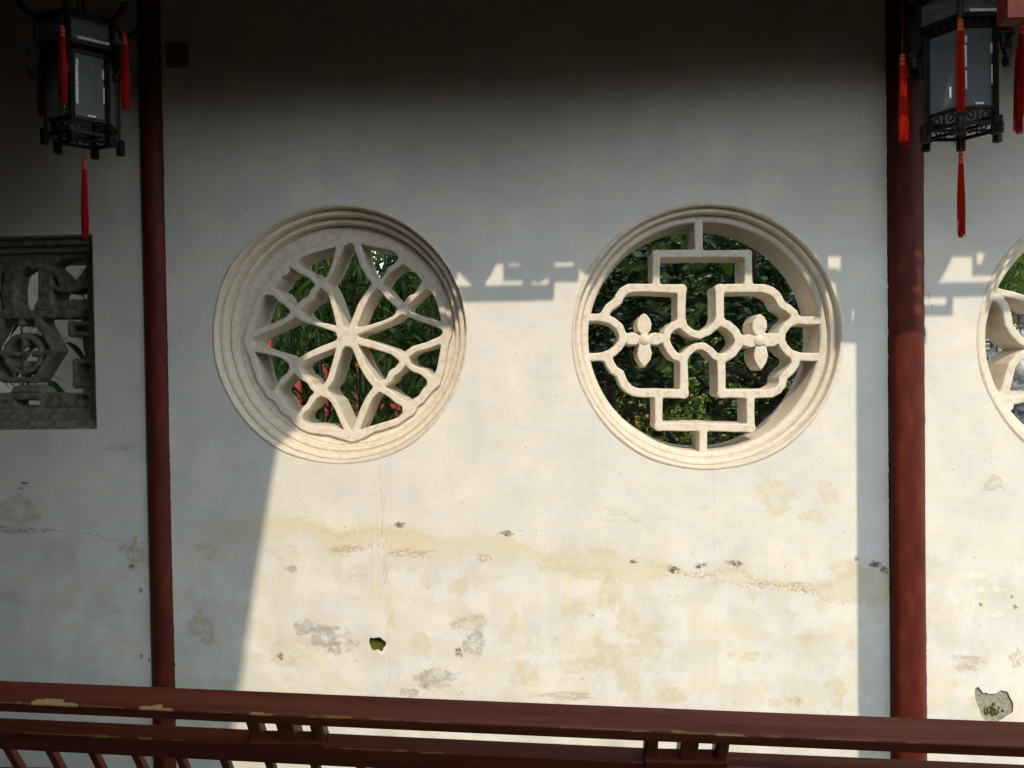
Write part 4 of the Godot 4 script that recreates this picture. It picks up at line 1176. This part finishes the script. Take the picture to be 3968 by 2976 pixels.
		g.lathe([Vector2(0.0004, 0.016), Vector2(0.009, 0.008), Vector2(0.012, 0.0), Vector2(0.008, -0.008), Vector2(0.0004, -0.012)], hp[8], 8)
		g.bar(w0 + Vector3(0, u1 + 0.010, 0), w1 + Vector3(0, u1 + 0.010, 0), 0.008, 0.012)
		part("horn", g, M.lacquer, o)
		var tip := hexed(0.165, turn, k, u1 + 0.03)
		var lean := Vector3.ZERO
		if odd and k == 2: lean = Vector3(0.5, 0, 0.0)
		if tops[k] > 0.0: tassel(o, tip, Vector3(tip.x, tops[k], tip.z), 0.25 if not odd else 0.228, 0.018, lean, 1.0 if k != 3 else 2.5)
	# peeling paper at a few pane edges
	for q in [[0, -0.034, 0.14, 0.007, 0.06], [0, -0.034, 0.075, 0.007, 0.05], [0, -0.033, 0.185, 0.006, 0.02], [0, 0.037, 0.16, 0.005, 0.028], [0, 0.038, 0.09, 0.004, 0.05], [0, 0.004, 0.012, 0.022, 0.006], [5, 0.02, 0.05, 0.005, 0.03]]:
		var mo := hexed(1.0, turn, q[0] + 0.5, 0)
		var g := Geo.new()
		g.box((hexed(rb, turn, q[0], 0) + hexed(rb, turn, q[0] + 1, 0)) * 0.5 + Basis(Vector3.UP.cross(mo), Vector3.UP, mo) * Vector3(q[1], q[2] * hb / 0.222, 0.0022), Vector3(q[3], q[4], 0.0008), Basis(Vector3.UP.cross(mo), Vector3.UP, mo), 0.0002)
		part("paper_strip", g, M.paper, o)
	var mo2 := hexed(1.0, turn, 0.5, 0)
	var pg := Geo.new()
	pg.box((hexed(ru, turn, 0, u0) + hexed(ru, turn, 1, u0)) * 0.5 + Basis(Vector3.UP.cross(mo2), Vector3.UP, mo2) * Vector3(0.008, 0.013, 0.0022), Vector3(0.085, 0.008, 0.0008), Basis(Vector3.UP.cross(mo2), Vector3.UP, mo2), 0.0002)
	part("paper_strip", pg, M.paper, o)
	var g3 := Geo.new()
	for s in [-0.008, 0.008]: g3.tube([Vector3(s, u1, 0), Vector3(s, 3.3 - at.y, 0)], [0.003, 0.003], 6)
	g3.lathe([Vector2(0.0005, 0.03), Vector2(0.03, 0.02), Vector2(0.05, 0.0), Vector2(0.0005, -0.004)], Vector3(0, u1 + 0.006, 0), 12, Basis(Vector3.RIGHT, Vector3.BACK, Vector3.UP))
	part("hanger", g3, M.lacquer, o)
	g3 = Geo.new()
	for k in 3: g3.bar(hexed(rb, turn, k, -0.038), hexed(rb, turn, k + 3, -0.038), 0.008, 0.008)
	part("bottom_brace", g3, M.lacquer, o)
	tassel(o, Vector3(0, -0.036, 0), Vector3(0, -0.098, 0), 0.245, 0.0165)
	if not odd:
		for q in [[Vector3(0.0, 0.165, 0.175), Vector3(0.05, 0.17, 0.17), Vector3(0.13, 0.195, 0.13), Vector3(0.165, 0.24, 0.095)], [Vector3(0.0, 0.135, 0.175), Vector3(0.04, 0.123, 0.17), Vector3(0.09, 0.122, 0.14), Vector3(0.14, 0.13, 0.10)]]:
			var sg := Geo.new()
			sg.coloured = true
			sg.tube(q, [0.0007, 0.0007, 0.0007, 0.0007], 4)
			part("stray_thread", sg, M.red, o)
func fittings():
	lantern(Vector3(-1.447, 2.311, 0.45), 14.7, "dark palace lantern in the shaded bay left of the flower window", [0.235, 0.255, 0.0, 0.25, 0.272, 0.0], 0.195, true)
	lantern(Vector3(1.130, 2.249, 0.45), -25.7, "dark palace lantern with red tassels in front of the sunlit half column", [0.216, 0.207, 0.197, 0.21, 0.20, 0.18], 0.222, false)
	var o := thing("switch_plate", "small tan cover plate with two screws high on the wall beside the left half column", "cover plate", Vector3(-1.365, 2.697, 0.0))
	var g := Geo.new()
	g.box(Vector3(0, 0, 0.004), Vector3(0.086, 0.088, 0.009), Basis.IDENTITY, 0.002)
	part("plate", g, M.plate, o)
	for s in [-0.031, 0.031]:
		g = Geo.new()
		g.lathe([Vector2(0.0045, 0.0), Vector2(0.004, 0.0015), Vector2(0.0003, 0.002)], Vector3(s, 0.002, 0.0085), 10)
		part("screw", g, M.screw, o)

# ---------------------------------------------------------------- plants
func blade(length: float, wide: float, droop: float, fold: float, steps := 6, ovate := false) -> ArrayMesh:
	# a leaf from the origin along +z, face up
	var g := Geo.new()
	var rows := []
	for k in steps + 1:
		var t := float(k) / steps
		var w := wide * 0.5 * (pow(sin(PI * pow(t, 0.75)), 0.8) if ovate else minf(1.0, t * 5.0) * pow(1.0 - t, 0.7) * 1.25)
		w = maxf(w, 0.0004)
		var c := Vector3(0, -droop * t * t * length, length * t * (1.0 - 0.25 * droop * t))
		var tan := Vector3(0, -2.0 * droop * t, 1.0).normalized()
		var up := Vector3(0, tan.z, -tan.y)
		rows.append([g.vert(c + Vector3(-w, fold * w, 0), (up + Vector3(fold, 0, 0)).normalized()), g.vert(c, up), g.vert(c + Vector3(w, fold * w, 0), (up - Vector3(fold, 0, 0)).normalized())])
		if k > 0:
			for s in 2: g.quad(rows[k - 1][s], rows[k - 1][s + 1], rows[k][s + 1], rows[k][s])
	return g.mesh()
func seen(p: Vector3) -> float:
	# how large a leaf shows through a window: 0 where no window lets it show
	var f := EYE.z / (EYE.z - p.z)
	var q := Vector2(EYE.x + (p.x - EYE.x) * f, EYE.y + (p.y - EYE.y) * f)
	var ok := q.distance_to(C1) < 0.36 or q.distance_to(C2) < 0.41 or q.distance_to(C3) < 0.42 or (absf(q.x + 2.0) < 0.32 and absf(q.y - 1.7) < 0.3)
	return 1.0 / (EYE.z - p.z) if ok else 0.0
func foliage(parent: Node3D, spots: Array, meshes: Array, mats: Array, called: String, singles: int):
	# spots: transforms; the ones that show largest are leaves of their own, the rest one mass per leaf kind
	var order := []
	for k in spots.size(): order.append([seen(spots[k].origin), k])
	order.sort_custom(func(a, b): return a[0] > b[0] or (a[0] == b[0] and a[1] < b[1]))
	var rest := {}
	for n in order.size():
		var k: int = order[n][1]
		var kind := (k * 7 + k / 3) % mats.size()
		var shape := k % meshes.size()
		if n < singles and order[n][0] > 0.0:
			part(called, meshes[shape], mats[kind], parent, spots[k])
		else:
			var key := shape * 100 + kind
			if not rest.has(key): rest[key] = []
			rest[key].append(spots[k])
	for key in rest:
		var mm := MultiMesh.new()
		mm.transform_format = MultiMesh.TRANSFORM_3D
		mm.mesh = meshes[key / 100]
		mm.instance_count = rest[key].size()
		for k in rest[key].size(): mm.set_instance_transform(k, rest[key][k])
		var o := MultiMeshInstance3D.new()
		o.name = "foliage"
		o.multimesh = mm
		o.material_override = mats[key % 100]
		o.set_meta("kind", "stuff")
		parent.add_child(o, true)
func aim(at: Vector3, dir: Vector3, size := 1.0) -> Transform3D:
	var z := dir.normalized()
	var up := Vector3.UP + Vector3(rng.randfn(0, 0.35), 0, rng.randfn(0, 0.35))
	var x := up.cross(z)
	if x.length() < 0.05: x = Vector3.RIGHT
	x = x.normalized()
	return Transform3D(Basis(x, z.cross(x), z).scaled(Vector3.ONE * size), at)
func bamboo(label: String, spots: Array, box: AABB, clusters: int, singles: int, size: float, mats: Array):
	var o := thing("bamboo_clump", label, "bamboo")
	var g: Geo
	for s in spots:
		g = Geo.new()
		var pts := []
		var rad := []
		for k in 15:
			var t := k / 14.0
			pts.append(Vector3(s[0] + s[2] * t * t, s[3] * t, s[1] + 0.1 * sin(t * 2.0 + s[0]))); rad.append(s[4] * (1.0 - 0.55 * t) * (1.12 if k % 2 == 0 else 1.0))
		g.tube(pts, rad, 7)
		part("culm", g, M.culm, o)
	var leaves := []
	g = Geo.new()
	for k in clusters:
		var p := box.position + Vector3(rng.randf(), rng.randf(), rng.randf()) * box.size
		var a := rng.randf() * TAU
		var d := Vector3(cos(a), rng.randf_range(-0.5, 0.15), sin(a)).normalized()
		g.tube([p - d * 0.16 + Vector3(0, 0.03, 0), p], [0.0014, 0.0008], 4, Color.WHITE, false)
		for q in rng.randi_range(3, 6):
			var e := (d + Vector3(rng.randfn(0, 0.55), rng.randfn(-0.45, 0.35), rng.randfn(0, 0.55))).normalized()
			leaves.append(aim(p - d * rng.randf() * 0.06, e, size * rng.randf_range(0.65, 1.25)))
	var tw := part("twigs", g, M.culm, o)
	tw.set_meta("kind", "stuff")
	foliage(o, leaves, [blade(0.13, 0.019, 0.28, 0.25), blade(0.11, 0.017, 0.5, 0.2), blade(0.15, 0.018, 0.15, 0.3)], mats, "leaf", singles)
func branchy(parent: Node3D, list: Array):
	for b in list:
		var pts := []
		var rad := []
		var raw := []
		for k in range(1, b.size(), 3): raw.append(Vector3(b[k], b[k + 1], b[k + 2]))
		var cv := Curve3D.new()
		for k in raw.size():
			var tn: Vector3 = (raw[min(k + 1, raw.size() - 1)] - raw[max(k - 1, 0)]) / 6.0
			cv.add_point(raw[k], -tn, tn)
		for k in 13:
			var t := k / 12.0
			pts.append(cv.sample_baked(t * cv.get_baked_length(), true)); rad.append(b[0] * (1.0 - 0.45 * t) * (1.0 + noise.get_noise_2d(t * 120.0, b[1] * 70.0) * 0.25))
		var g := Geo.new()
		g.tube(pts, rad, 9)
		part("branch" if b[0] < 0.022 else "trunk", g, M.bark, parent)
func bush_spots(box: AABB, clusters: int, per: int, size: float, hollow = null) -> Array:
	var out := []
	for k in clusters:
		var p := box.position + Vector3(rng.randf(), rng.randf(), rng.randf()) * box.size
		if hollow != null and not hollow.call(p): continue
		var a := rng.randf() * TAU
		var d := Vector3(cos(a), rng.randf_range(-0.2, 0.9), sin(a)).normalized()
		for q in per:
			var b := a + q * 2.4
			var e := (Vector3(cos(b), rng.randf_range(-0.5, 0.5), sin(b)) + d * 0.6).normalized()
			out.append(aim(p + d * 0.025 * q * size + Vector3(rng.randfn(0, 0.012), 0, rng.randfn(0, 0.012)), e, size * rng.randf_range(0.65, 1.2)))
	return out
func mound(label: String, called: String, category: String, box: AABB, clusters: int, size: float, mats: Array, singles: int, ovate := true, dense := false):
	var o := thing(called, label, category)
	var g := Geo.new()
	for k in 7:
		var b := box.position + Vector3(box.size.x * (0.15 + 0.7 * rng.randf()), 0, box.size.z * (0.2 + 0.6 * rng.randf()))
		var t := b + Vector3(rng.randfn(0, 0.15), box.size.y * 0.75, rng.randfn(0, 0.1))
		g.tube([Vector3(b.x, -0.1, b.z), b.lerp(t, 0.5) + Vector3(rng.randfn(0, 0.05), 0, 0), t], [0.018, 0.012, 0.006], 6)
	part("stems", g, M.bark, o)
	var c := box.position + box.size * 0.5
	var half := box.size * 0.5
	if dense:
		g = Geo.new()
		var rows := []
		for j in 25:
			var row := []
			for i in 33:
				var a := TAU * (i % 32) / 32.0
				var e := PI * j / 24.0
				var d := Vector3(sin(e) * cos(a), cos(e), sin(e) * sin(a))
				var k := 0.86 + noise.get_noise_3d(d.x * 110.0 + c.x * 50.0, d.y * 110.0, d.z * 110.0) * 0.3
				row.append(g.vert(c + d * half * k, (d / half).normalized()))
			if j > 0:
				for i in 32: g.quad(rows[j - 1][i], rows[j - 1][i + 1], row[i + 1], row[i])
			rows.append(row)
		part("opaque_core", g, M.deep, o)  # opaque core added to stop sky showing between the leaves
	var inside := func(p: Vector3) -> bool:
		var q := (p - c) / half
		if dense: return q.length() > 0.78 and q.length() < 1.2
		return Vector2(q.x, q.z).length() < 1.15 and q.y < 1.0 - 0.35 * q.x * q.x + noise.get_noise_2d(p.x * 120.0, p.z * 120.0) * 0.8
	var leafs := [blade(0.055, 0.026, 0.25, 0.2, 4, ovate), blade(0.045, 0.024, 0.5, 0.25, 4, ovate)]
	foliage(o, bush_spots(box, clusters, 5, size, inside), leafs, mats, "leaf", singles)
func rock(label: String, at: Vector3, r: Vector3, seed_: float):
	var o := thing("garden_rock", label, "rock", at)
	var g := Geo.new()
	var f := FastNoiseLite.new()
	f.seed = int(seed_); f.frequency = 1.0; f.noise_type = FastNoiseLite.TYPE_SIMPLEX; f.fractal_type = FastNoiseLite.FRACTAL_RIDGED; f.fractal_octaves = 4
	var nu := 72
	var nv := 48
	var pos := []
	for j in nv + 1:
		for i in nu + 1:
			var a := TAU * (i % nu) / nu
			var b := PI * j / nv
			var d := Vector3(sin(b) * cos(a), cos(b), sin(b) * sin(a))
			var k := 1.0 + f.get_noise_3dv(d * 1.3 + Vector3.ONE * seed_) * 0.34 + f.get_noise_3dv(d * 4.0) * 0.07
			pos.append(d * k * r)
	for j in nv + 1:
		for i in nu + 1:
			var at2 := j * (nu + 1) + i
			var du: Vector3 = pos[j * (nu + 1) + (i + 1) % nu] - pos[j * (nu + 1) + (i + nu - 1) % nu]
			var dv: Vector3 = pos[mini(j + 1, nv) * (nu + 1) + i] - pos[maxi(j - 1, 0) * (nu + 1) + i]
			var nn := du.cross(dv)
			if nn.dot(pos[at2]) < 0: nn = -nn
			g.vert(pos[at2], nn.normalized() if nn.length() > 1e-9 else pos[at2].normalized())
	for j in nv:
		for i in nu: g.quad(j * (nu + 1) + i, j * (nu + 1) + i + 1, (j + 1) * (nu + 1) + i + 1, (j + 1) * (nu + 1) + i)
	part("stone", g, M.rock, o)
func garden():
	var g := Geo.new()
	# ground: one sheet to the horizon, finely cut and uneven near the gallery
	g.flat([Vector3(-150, -0.12, 150), Vector3(150, -0.12, 150), Vector3(150, -0.12, -150), Vector3(-150, -0.12, -150)], Vector3.UP)
	struct("ground", g, M.soil)
	g = Geo.new()
	g.box(Vector3(3.0, -0.06, 0.42), Vector3(11.8, 0.12, 1.35))
	struct("floor", g, M.stone)
	# unseen pergola added behind the camera to keep sun off the bench back
	var b := thing("added_pergola", "added unseen vine covered beam that shades the bench back", "pergola")
	g = Geo.new(); g.box(Vector3(2.05, 2.72, 3.3), Vector3(6.5, 0.34, 0.16), Basis.IDENTITY, 0.01); part("beam", g, M.timber, b)
	for x in [-1.0, 5.2]:
		g = Geo.new(); g.box(Vector3(x, 1.22, 3.3), Vector3(0.12, 2.66, 0.12), Basis.IDENTITY, 0.01); part("post", g, M.timber, b)
	var hs := []
	for k in 3600:
		hs.append(aim(Vector3(rng.randf_range(-1.2, 5.3), 2.71 + clampf(rng.randfn(0, 0.13), -0.27, 0.23), 3.3 + rng.randfn(0, 0.10)), Vector3(rng.randfn(0, 0.6), rng.randf_range(-0.8, 0.4), rng.randfn(0, 0.6)), 1.2))
	foliage(b, hs, [blade(0.06, 0.034, 0.25, 0.2, 4, true)], [M.dark_a, M.dark_b, M.cam_b], "leaf", 0)
	# unseen trees added across the garden to block the low sky
	for k in 8:
		var tx := -17.0 + k * 4.8 + rng.randf_range(-0.6, 0.6)
		var tz := 12.0 + rng.randf_range(-1.2, 1.2)
		var tr := thing("added_tree", ["added broad dark evergreen tree beyond the side wing's far end", "added dark round tree behind the side wing", "added dense evergreen across the garden beside the side wing", "added evergreen straight across the garden from the flower window", "added broad tree across the garden from the angular window", "added tall evergreen across the garden from the sunlit half column", "added dark tree across the garden past the pergola's end", "added farthest dark tree on the far side of the pergola"][k], "tree", Vector3(tx, -0.12, tz), "added trees across the garden")
		g = Geo.new(); g.tube([Vector3.ZERO, Vector3(0.1, 1.2, 0), Vector3(0.0, 2.6, 0.1)], [0.2, 0.15, 0.1], 10); part("trunk", g, M.bark, tr)
		var ts := []
		for q in 1500:
			var d := Vector3(rng.randfn(), rng.randfn(), rng.randfn()).normalized() * pow(rng.randf(), 0.35)
			d *= 1.0 + noise.get_noise_3d(d.x * 60.0 + k * 99.0, d.y * 60.0, d.z * 60.0) * 0.7
			ts.append(aim(Vector3(d.x * 3.0, 2.5 + d.y * 2.6, d.z * 2.0), Vector3(rng.randfn(), rng.randfn(-0.2, 0.6), rng.randfn()), 1.0))
		foliage(tr, ts, [blade(0.42, 0.24, 0.25, 0.2, 4, true)], [M.dark_a, M.dark_b], "leaf", 0)
	# white wall close behind the square window
	b = thing("rear_wall", "plain pale wall standing behind the square window", "wall")
	g = Geo.new(); g.box(Vector3(-4.05, 1.45, -0.92), Vector3(4.6, 3.2, 0.2)); part("wall_body", g, M.white_wall, b)
	# red posts beyond the bamboo
	b = thing("red_pavilion", "red posts and rail of a pavilion beyond the bamboo", "pavilion")
	for x in [-2.62, -2.33, -2.10, -1.885, -1.62, -1.30]:
		g = Geo.new(); g.box(Vector3(x, 0.75, -3.4), Vector3(0.042, 1.75 if x > -2.2 else 2.3, 0.042)); part("post", g, M.pillar, b)
	for y in [0.35, 1.28]:
		g = Geo.new(); g.box(Vector3(-1.95, y, -3.46), Vector3(1.5, 0.035, 0.03)); part("rail", g, M.pillar, b)
	bamboo("dense green bamboo filling the flower window", [[-1.75, -0.95, 0.1, 3.0, 0.011], [-1.5, -1.2, -0.12, 3.2, 0.012], [-1.28, -0.8, 0.08, 2.9, 0.010], [-1.1, -1.3, 0.15, 3.1, 0.013], [-0.92, -0.95, -0.08, 3.0, 0.011], [-0.7, -1.25, 0.1, 3.2, 0.012], [-1.0, -1.6, 0.05, 3.3, 0.013], [-1.4, -1.7, 0.0, 3.1, 0.012], [-0.55, -0.8, 0.1, 2.6, 0.009]],
		AABB(Vector3(-2.0, 0.75, -1.9), Vector3(1.75, 1.75, 1.35)), 1250, 290, 1.0, [M.bamboo_a, M.bamboo_b, M.bamboo_a, M.bamboo_c, M.bamboo_b, M.bamboo_a, M.bamboo_b, M.bamboo_a, M.bamboo_a, M.bamboo_d, M.bamboo_b])
	bamboo("thin bamboo with hanging leaves behind the square window", [[-2.215, -0.6, 0.20, 3.0, 0.016], [-2.45, -0.55, 0.05, 2.8, 0.006], [-2.75, -0.62, 0.05, 2.8, 0.006]],
		AABB(Vector3(-2.6, 1.35, -0.75), Vector3(0.65, 0.95, 0.35)), 30, 130, 1.05, [M.dark_a, M.bamboo_a, M.dark_b])
	# camellia behind the angular window
	var o := thing("camellia_tree", "glossy dark leaved camellia with bare forking limbs behind the angular window", "tree")
	branchy(o, [
		[0.032, 0.906, 1.079, -1.0, 0.907, 1.262, -1.0, 0.924, 1.333, -1.02, 0.933, 1.387, -1.05, 0.933, 1.46, -1.1],
		[0.024, 0.933, 1.456, -1.1, 0.899, 1.486, -1.08, 0.864, 1.513, -1.05, 0.81, 1.532, -1.0, 0.757, 1.544, -0.95, 0.694, 1.58, -0.9],
		[0.022, 0.937, 1.456, -1.1, 0.964, 1.492, -1.12, 0.983, 1.552, -1.15, 0.989, 1.61, -1.2, 0.994, 1.707, -1.25],
		[0.03, 0.228, 1.246, -1.3, 0.234, 1.353, -1.3, 0.239, 1.445, -1.3, 0.226, 1.584, -1.32, 0.225, 1.725, -1.35],
		[0.018, 0.467, 1.425, -1.2, 0.452, 1.46, -1.2, 0.429, 1.499, -1.2, 0.367, 1.519, -1.15, 0.314, 1.554, -1.1, 0.252, 1.6, -1.05],
		[0.014, 0.414, 1.511, -1.2, 0.418, 1.553, -1.2, 0.433, 1.6, -1.22, 0.471, 1.642, -1.25],
		[0.016, 0.385, 1.421, -1.0, 0.364, 1.465, -1.0, 0.332, 1.525, -1.0, 0.316, 1.599, -1.02, 0.316, 1.673, -1.05],
		[0.02, 0.259, 1.203, -0.9, 0.267, 1.293, -0.9, 0.278, 1.347, -0.9, 0.312, 1.367, -0.92, 0.372, 1.358, -0.95, 0.442, 1.343, -1.0],
		[0.015, 0.284, 1.243, -0.85, 0.295, 1.286, -0.85, 0.309, 1.328, -0.85, 0.286, 1.367, -0.86, 0.286, 1.418, -0.9],
		[0.018, 0.721, 1.219, -1.1, 0.729, 1.309, -1.1, 0.734, 1.368, -1.12, 0.704, 1.421, -1.12, 0.668, 1.474, -1.1, 0.639, 1.505, -1.1],
		[0.012, 0.737, 1.345, -1.12, 0.759, 1.357, -1.1, 0.783, 1.389, -1.05, 0.791, 1.445, -1.0],
		[0.016, 0.809, 1.214, -1.15, 0.806, 1.293, -1.15, 0.763, 1.347, -1.14, 0.741, 1.367, -1.12],
		[0.013, 0.806, 1.293, -1.15, 0.835, 1.313, -1.13, 0.873, 1.326, -1.1],
		[0.03, 0.726, 1.031, -1.1, 0.729, 1.17, -1.1, 0.731, 1.256, -1.1, 0.729, 1.309, -1.1],
		[0.024, 0.555, 1.082, -1.0, 0.528, 1.177, -1.0, 0.499, 1.222, -1.0, 0.478, 1.255, -1.0],
		[0.02, 0.929, 1.334, -1.0, 0.95, 1.36, -0.98, 0.978, 1.379, -0.95, 1.001, 1.373, -0.92, 1.04, 1.353, -0.9],
		[0.022, 0.97, 1.89, -1.3, 0.966, 1.968, -1.3, 0.965, 2.046, -1.3, 0.962, 2.132, -1.3, 0.965, 2.222, -1.3, 0.974, 2.319, -1.3],
		[0.01, 0.766, 1.924, -1.2, 0.772, 2.0, -1.2, 0.778, 2.061, -1.2, 0.783, 2.133, -1.2, 0.757, 2.199, -1.2],
		[0.015, 0.758, 1.944, -1.1, 0.791, 1.98, -1.1, 0.825, 2.017, -1.1, 0.851, 2.05, -1.1, 0.881, 2.105, -1.1],
		[0.01, 0.693, 2.117, -1.1, 0.716, 2.15, -1.1, 0.745, 2.168, -1.1, 0.779, 2.226, -1.1],
		[0.01, 0.385, 1.847, -1.1, 0.439, 1.822, -1.08, 0.483, 1.793, -1.05, 0.527, 1.77, -1.0],
		[0.009, 0.422, 1.793, -1.1, 0.449, 1.773, -1.08, 0.482, 1.745, -1.05, 0.504, 1.709, -1.0],
	])
	var gap := func(p: Vector3) -> bool:
		if p.y > 1.42: return noise.get_noise_3d(p.x * 60.0, p.y * 60.0, p.z * 60.0) > -0.42
		return noise.get_noise_3d(p.x * 70.0, p.y * 70.0, p.z * 70.0) > 0.08 and p.z < -0.75
	var big := [blade(0.078, 0.042, 0.22, 0.25, 5, true), blade(0.068, 0.038, 0.45, 0.2, 5, true), blade(0.086, 0.044, 0.1, 0.35, 5, true)]
	foliage(o, bush_spots(AABB(Vector3(-0.35, 0.95, -1.95), Vector3(2.0, 1.7, 1.4)), 1700, 5, 1.0, gap), big, [M.cam_a, M.cam_b, M.cam_a, M.cam_c, M.cam_b, M.cam_a, M.cam_d, M.cam_b, M.cam_a], "leaf", 295)
	# sunlit low planting and what stands behind
	mound("sunlit yellow green shrub low in the angular window", "low_shrub", "shrub", AABB(Vector3(-0.1, 0.2, -3.9), Vector3(1.4, 1.2, 0.9)), 800, 1.0, [M.low_a, M.low_b, M.low_c, M.low_b, M.low_a, M.low_c, M.low_a, M.dry], 200)
	mound("sunlit green shrub behind the camellia's right limbs", "low_shrub", "shrub", AABB(Vector3(0.9, 0.1, -4.5), Vector3(2.0, 1.75, 1.1)), 1300, 1.0, [M.low_c, M.low_a, M.cam_d, M.low_c, M.low_b], 200)
	for q in [["tall dark evergreen bush at the left behind the bamboo", -5.6, 3.75, 4.6, 2600], ["low dark bush under the sky gap behind the bamboo", -2.7, 1.6, 2.7, 1300], ["tall dark evergreen bush between the two round windows' views", -1.9, 2.3, 4.5, 2400], ["dark evergreen bush straight behind the camellia", 0.1, 2.2, 4.1, 2400], ["lower dark bush right of the camellia under the sky gap", 1.8, 1.9, 3.0, 1700]]:
		mound(q[0], "evergreen_bush", "bush", AABB(Vector3(q[1], -0.6, -6.6), Vector3(q[2], q[3] + 0.6, 1.5)), q[4] * 3, 2.0, [M.dark_a, M.dark_b, M.cam_b, M.dark_a], 0, true, true)
	# two trees added behind the gallery: unseen crowns that keep sun off the bushes
	for q in [["added tall broad tree rooted between the two round windows' views", -0.42, -4.7, -1.6], ["added tall broad tree rooted right of the angular window's view", 2.75, -4.9, 2.6]]:
		var tr2 := thing("added_tree", q[0], "tree", Vector3(q[1], -0.12, q[2]), "added trees behind the gallery")
		g = Geo.new(); g.tube([Vector3.ZERO, Vector3(0.06, 2.0, 0), Vector3(0.0, 4.2, 0.2), Vector3(0.2, 6.0, 0.2)], [0.13, 0.11, 0.09, 0.04], 10); part("trunk", g, M.bark, tr2)
		var ts2 := []
		for k in 5200:
			var d := Vector3(rng.randfn(), rng.randfn(), rng.randfn()).normalized() * pow(rng.randf(), 0.4)
			d *= 1.0 + noise.get_noise_3d(d.x * 70.0 + q[1] * 99.0, d.y * 70.0, d.z * 70.0) * 0.6
			ts2.append(aim(Vector3(q[3] - q[1] + d.x * 2.6, 5.7 + d.y * 1.55, d.z * 1.7 + 0.9), Vector3(rng.randfn(), rng.randfn(-0.2, 0.6), rng.randfn()), 1.0))
		foliage(tr2, ts2, [blade(0.17, 0.09, 0.25, 0.2, 4, true)], [M.dark_a, M.dark_b, M.cam_b], "leaf", 0)
	# the far corner seen through the window at the right edge
	rock("pale weathered garden rock seen through the rightmost window", Vector3(3.42, 0.70, -3.0), Vector3(0.55, 0.95, 0.5), 4.0)
	rock("low pale garden rock at the foot of the taller rock", Vector3(2.75, 0.35, -2.7), Vector3(0.5, 0.78, 0.45), 9.0)
	bamboo("sunlit fine leaved bamboo above the pale rock", [[2.55, -2.1, 0.1, 2.6, 0.008], [2.8, -2.3, -0.1, 2.7, 0.008]], AABB(Vector3(2.2, 1.78, -2.7), Vector3(0.95, 0.85, 0.9)), 420, 150, 0.75, [M.bamboo_c, M.bamboo_b, M.low_c, M.bamboo_b])
	mound("dark leafy shrub below the pale rock", "low_shrub", "shrub", AABB(Vector3(2.0, 0.3, -2.2), Vector3(0.9, 0.95, 0.5)), 300, 1.0, [M.cam_b, M.cam_c, M.low_c], 90)
	mound("tall dark evergreen rising beyond the white lattice wall", "evergreen_bush", "bush", AABB(Vector3(3.0, -0.6, -9.6), Vector3(6.0, 6.4, 1.8)), 6000, 2.6, [M.dark_a, M.dark_b, M.cam_c], 0, true, true)
	b = thing("lattice_wall", "white garden wall with a square lattice window beyond the rock", "wall")
	g = Geo.new()
	g.box(Vector3(4.6, 0.72, -6.6), Vector3(3.4, 1.7, 0.16)); g.box(Vector3(4.6, 2.22, -6.6), Vector3(3.4, 0.14, 0.16)); g.box(Vector3(3.35, 1.86, -6.6), Vector3(0.9, 0.6, 0.16)); g.box(Vector3(5.9, 1.86, -6.6), Vector3(0.8, 0.6, 0.16))
	part("wall_body", g, M.white_wall, b)
	var lat := group_node("lattice_window", b)
	for k in 18:
		g = Geo.new(); g.box(Vector3(3.83 + k * 0.1, 1.86, -6.56), Vector3(0.03, 0.58, 0.03)); part("bar", g, M.timber, lat)
	for k in 6:
		g = Geo.new(); g.box(Vector3(4.65, 1.60 + k * 0.1, -6.56), Vector3(1.7, 0.028, 0.026)); part("bar", g, M.timber, lat)
	g = Geo.new(); g.box(Vector3(4.65, 1.86, -6.75), Vector3(1.8, 0.7, 0.06)); part("pale_screen", g, M.white_wall, b)

func sky_and_light():
	var cam := Camera3D.new()
	cam.name = "camera"
	cam.fov = 51.37
	cam.near = 0.05; cam.far = 600.0
	cam.position = EYE
	cam.basis = Basis(Vector3.UP, deg_to_rad(3.7335)) * Basis(Vector3.RIGHT, deg_to_rad(-0.9499)) * Basis(Vector3.BACK, deg_to_rad(-0.8294))
	add_child(cam)
	cam.current = true
	var sun := DirectionalLight3D.new()
	sun.name = "sun"
	sun.light_energy = 0.78
	sun.light_color = Color(1.0, 0.935, 0.835)
	sun.light_angular_distance = 0.75
	sun.shadow_enabled = true
	add_child(sun)
	sun.look_at_from_position(Vector3(0.155, 0.9, 1.0), Vector3.ZERO, Vector3.UP)
	var env := Environment.new()
	env.background_mode = Environment.BG_SKY
	var sk := ProceduralSkyMaterial.new()
	sk.sky_top_color = Color(0.61, 0.66, 0.70)
	sk.sky_horizon_color = Color(0.85, 0.855, 0.835)
	sk.ground_bottom_color = Color(0.16, 0.15, 0.13)
	sk.ground_horizon_color = Color(0.4, 0.4, 0.38)
	sk.sky_curve = 0.18
	sk.sky_energy_multiplier = 2.0
	var s := Sky.new()
	s.sky_material = sk
	env.sky = s
	env.tonemap_mode = Environment.TONE_MAPPER_LINEAR
	env.tonemap_exposure = 1.34
	env.sdfgi_enabled = true; env.ssao_enabled = true; env.ssil_enabled = true
	var we := WorldEnvironment.new()
	we.name = "world"
	we.environment = env
	add_child(we)

func _ready():
	rng.seed = 20240
	noise.seed = 7
	noise.noise_type = FastNoiseLite.TYPE_SIMPLEX
	noise.frequency = 0.01
	noise.fractal_octaves = 3
	sky_and_light()
	materials()
	wall()
	gallery_timber()
	fittings()
	garden()
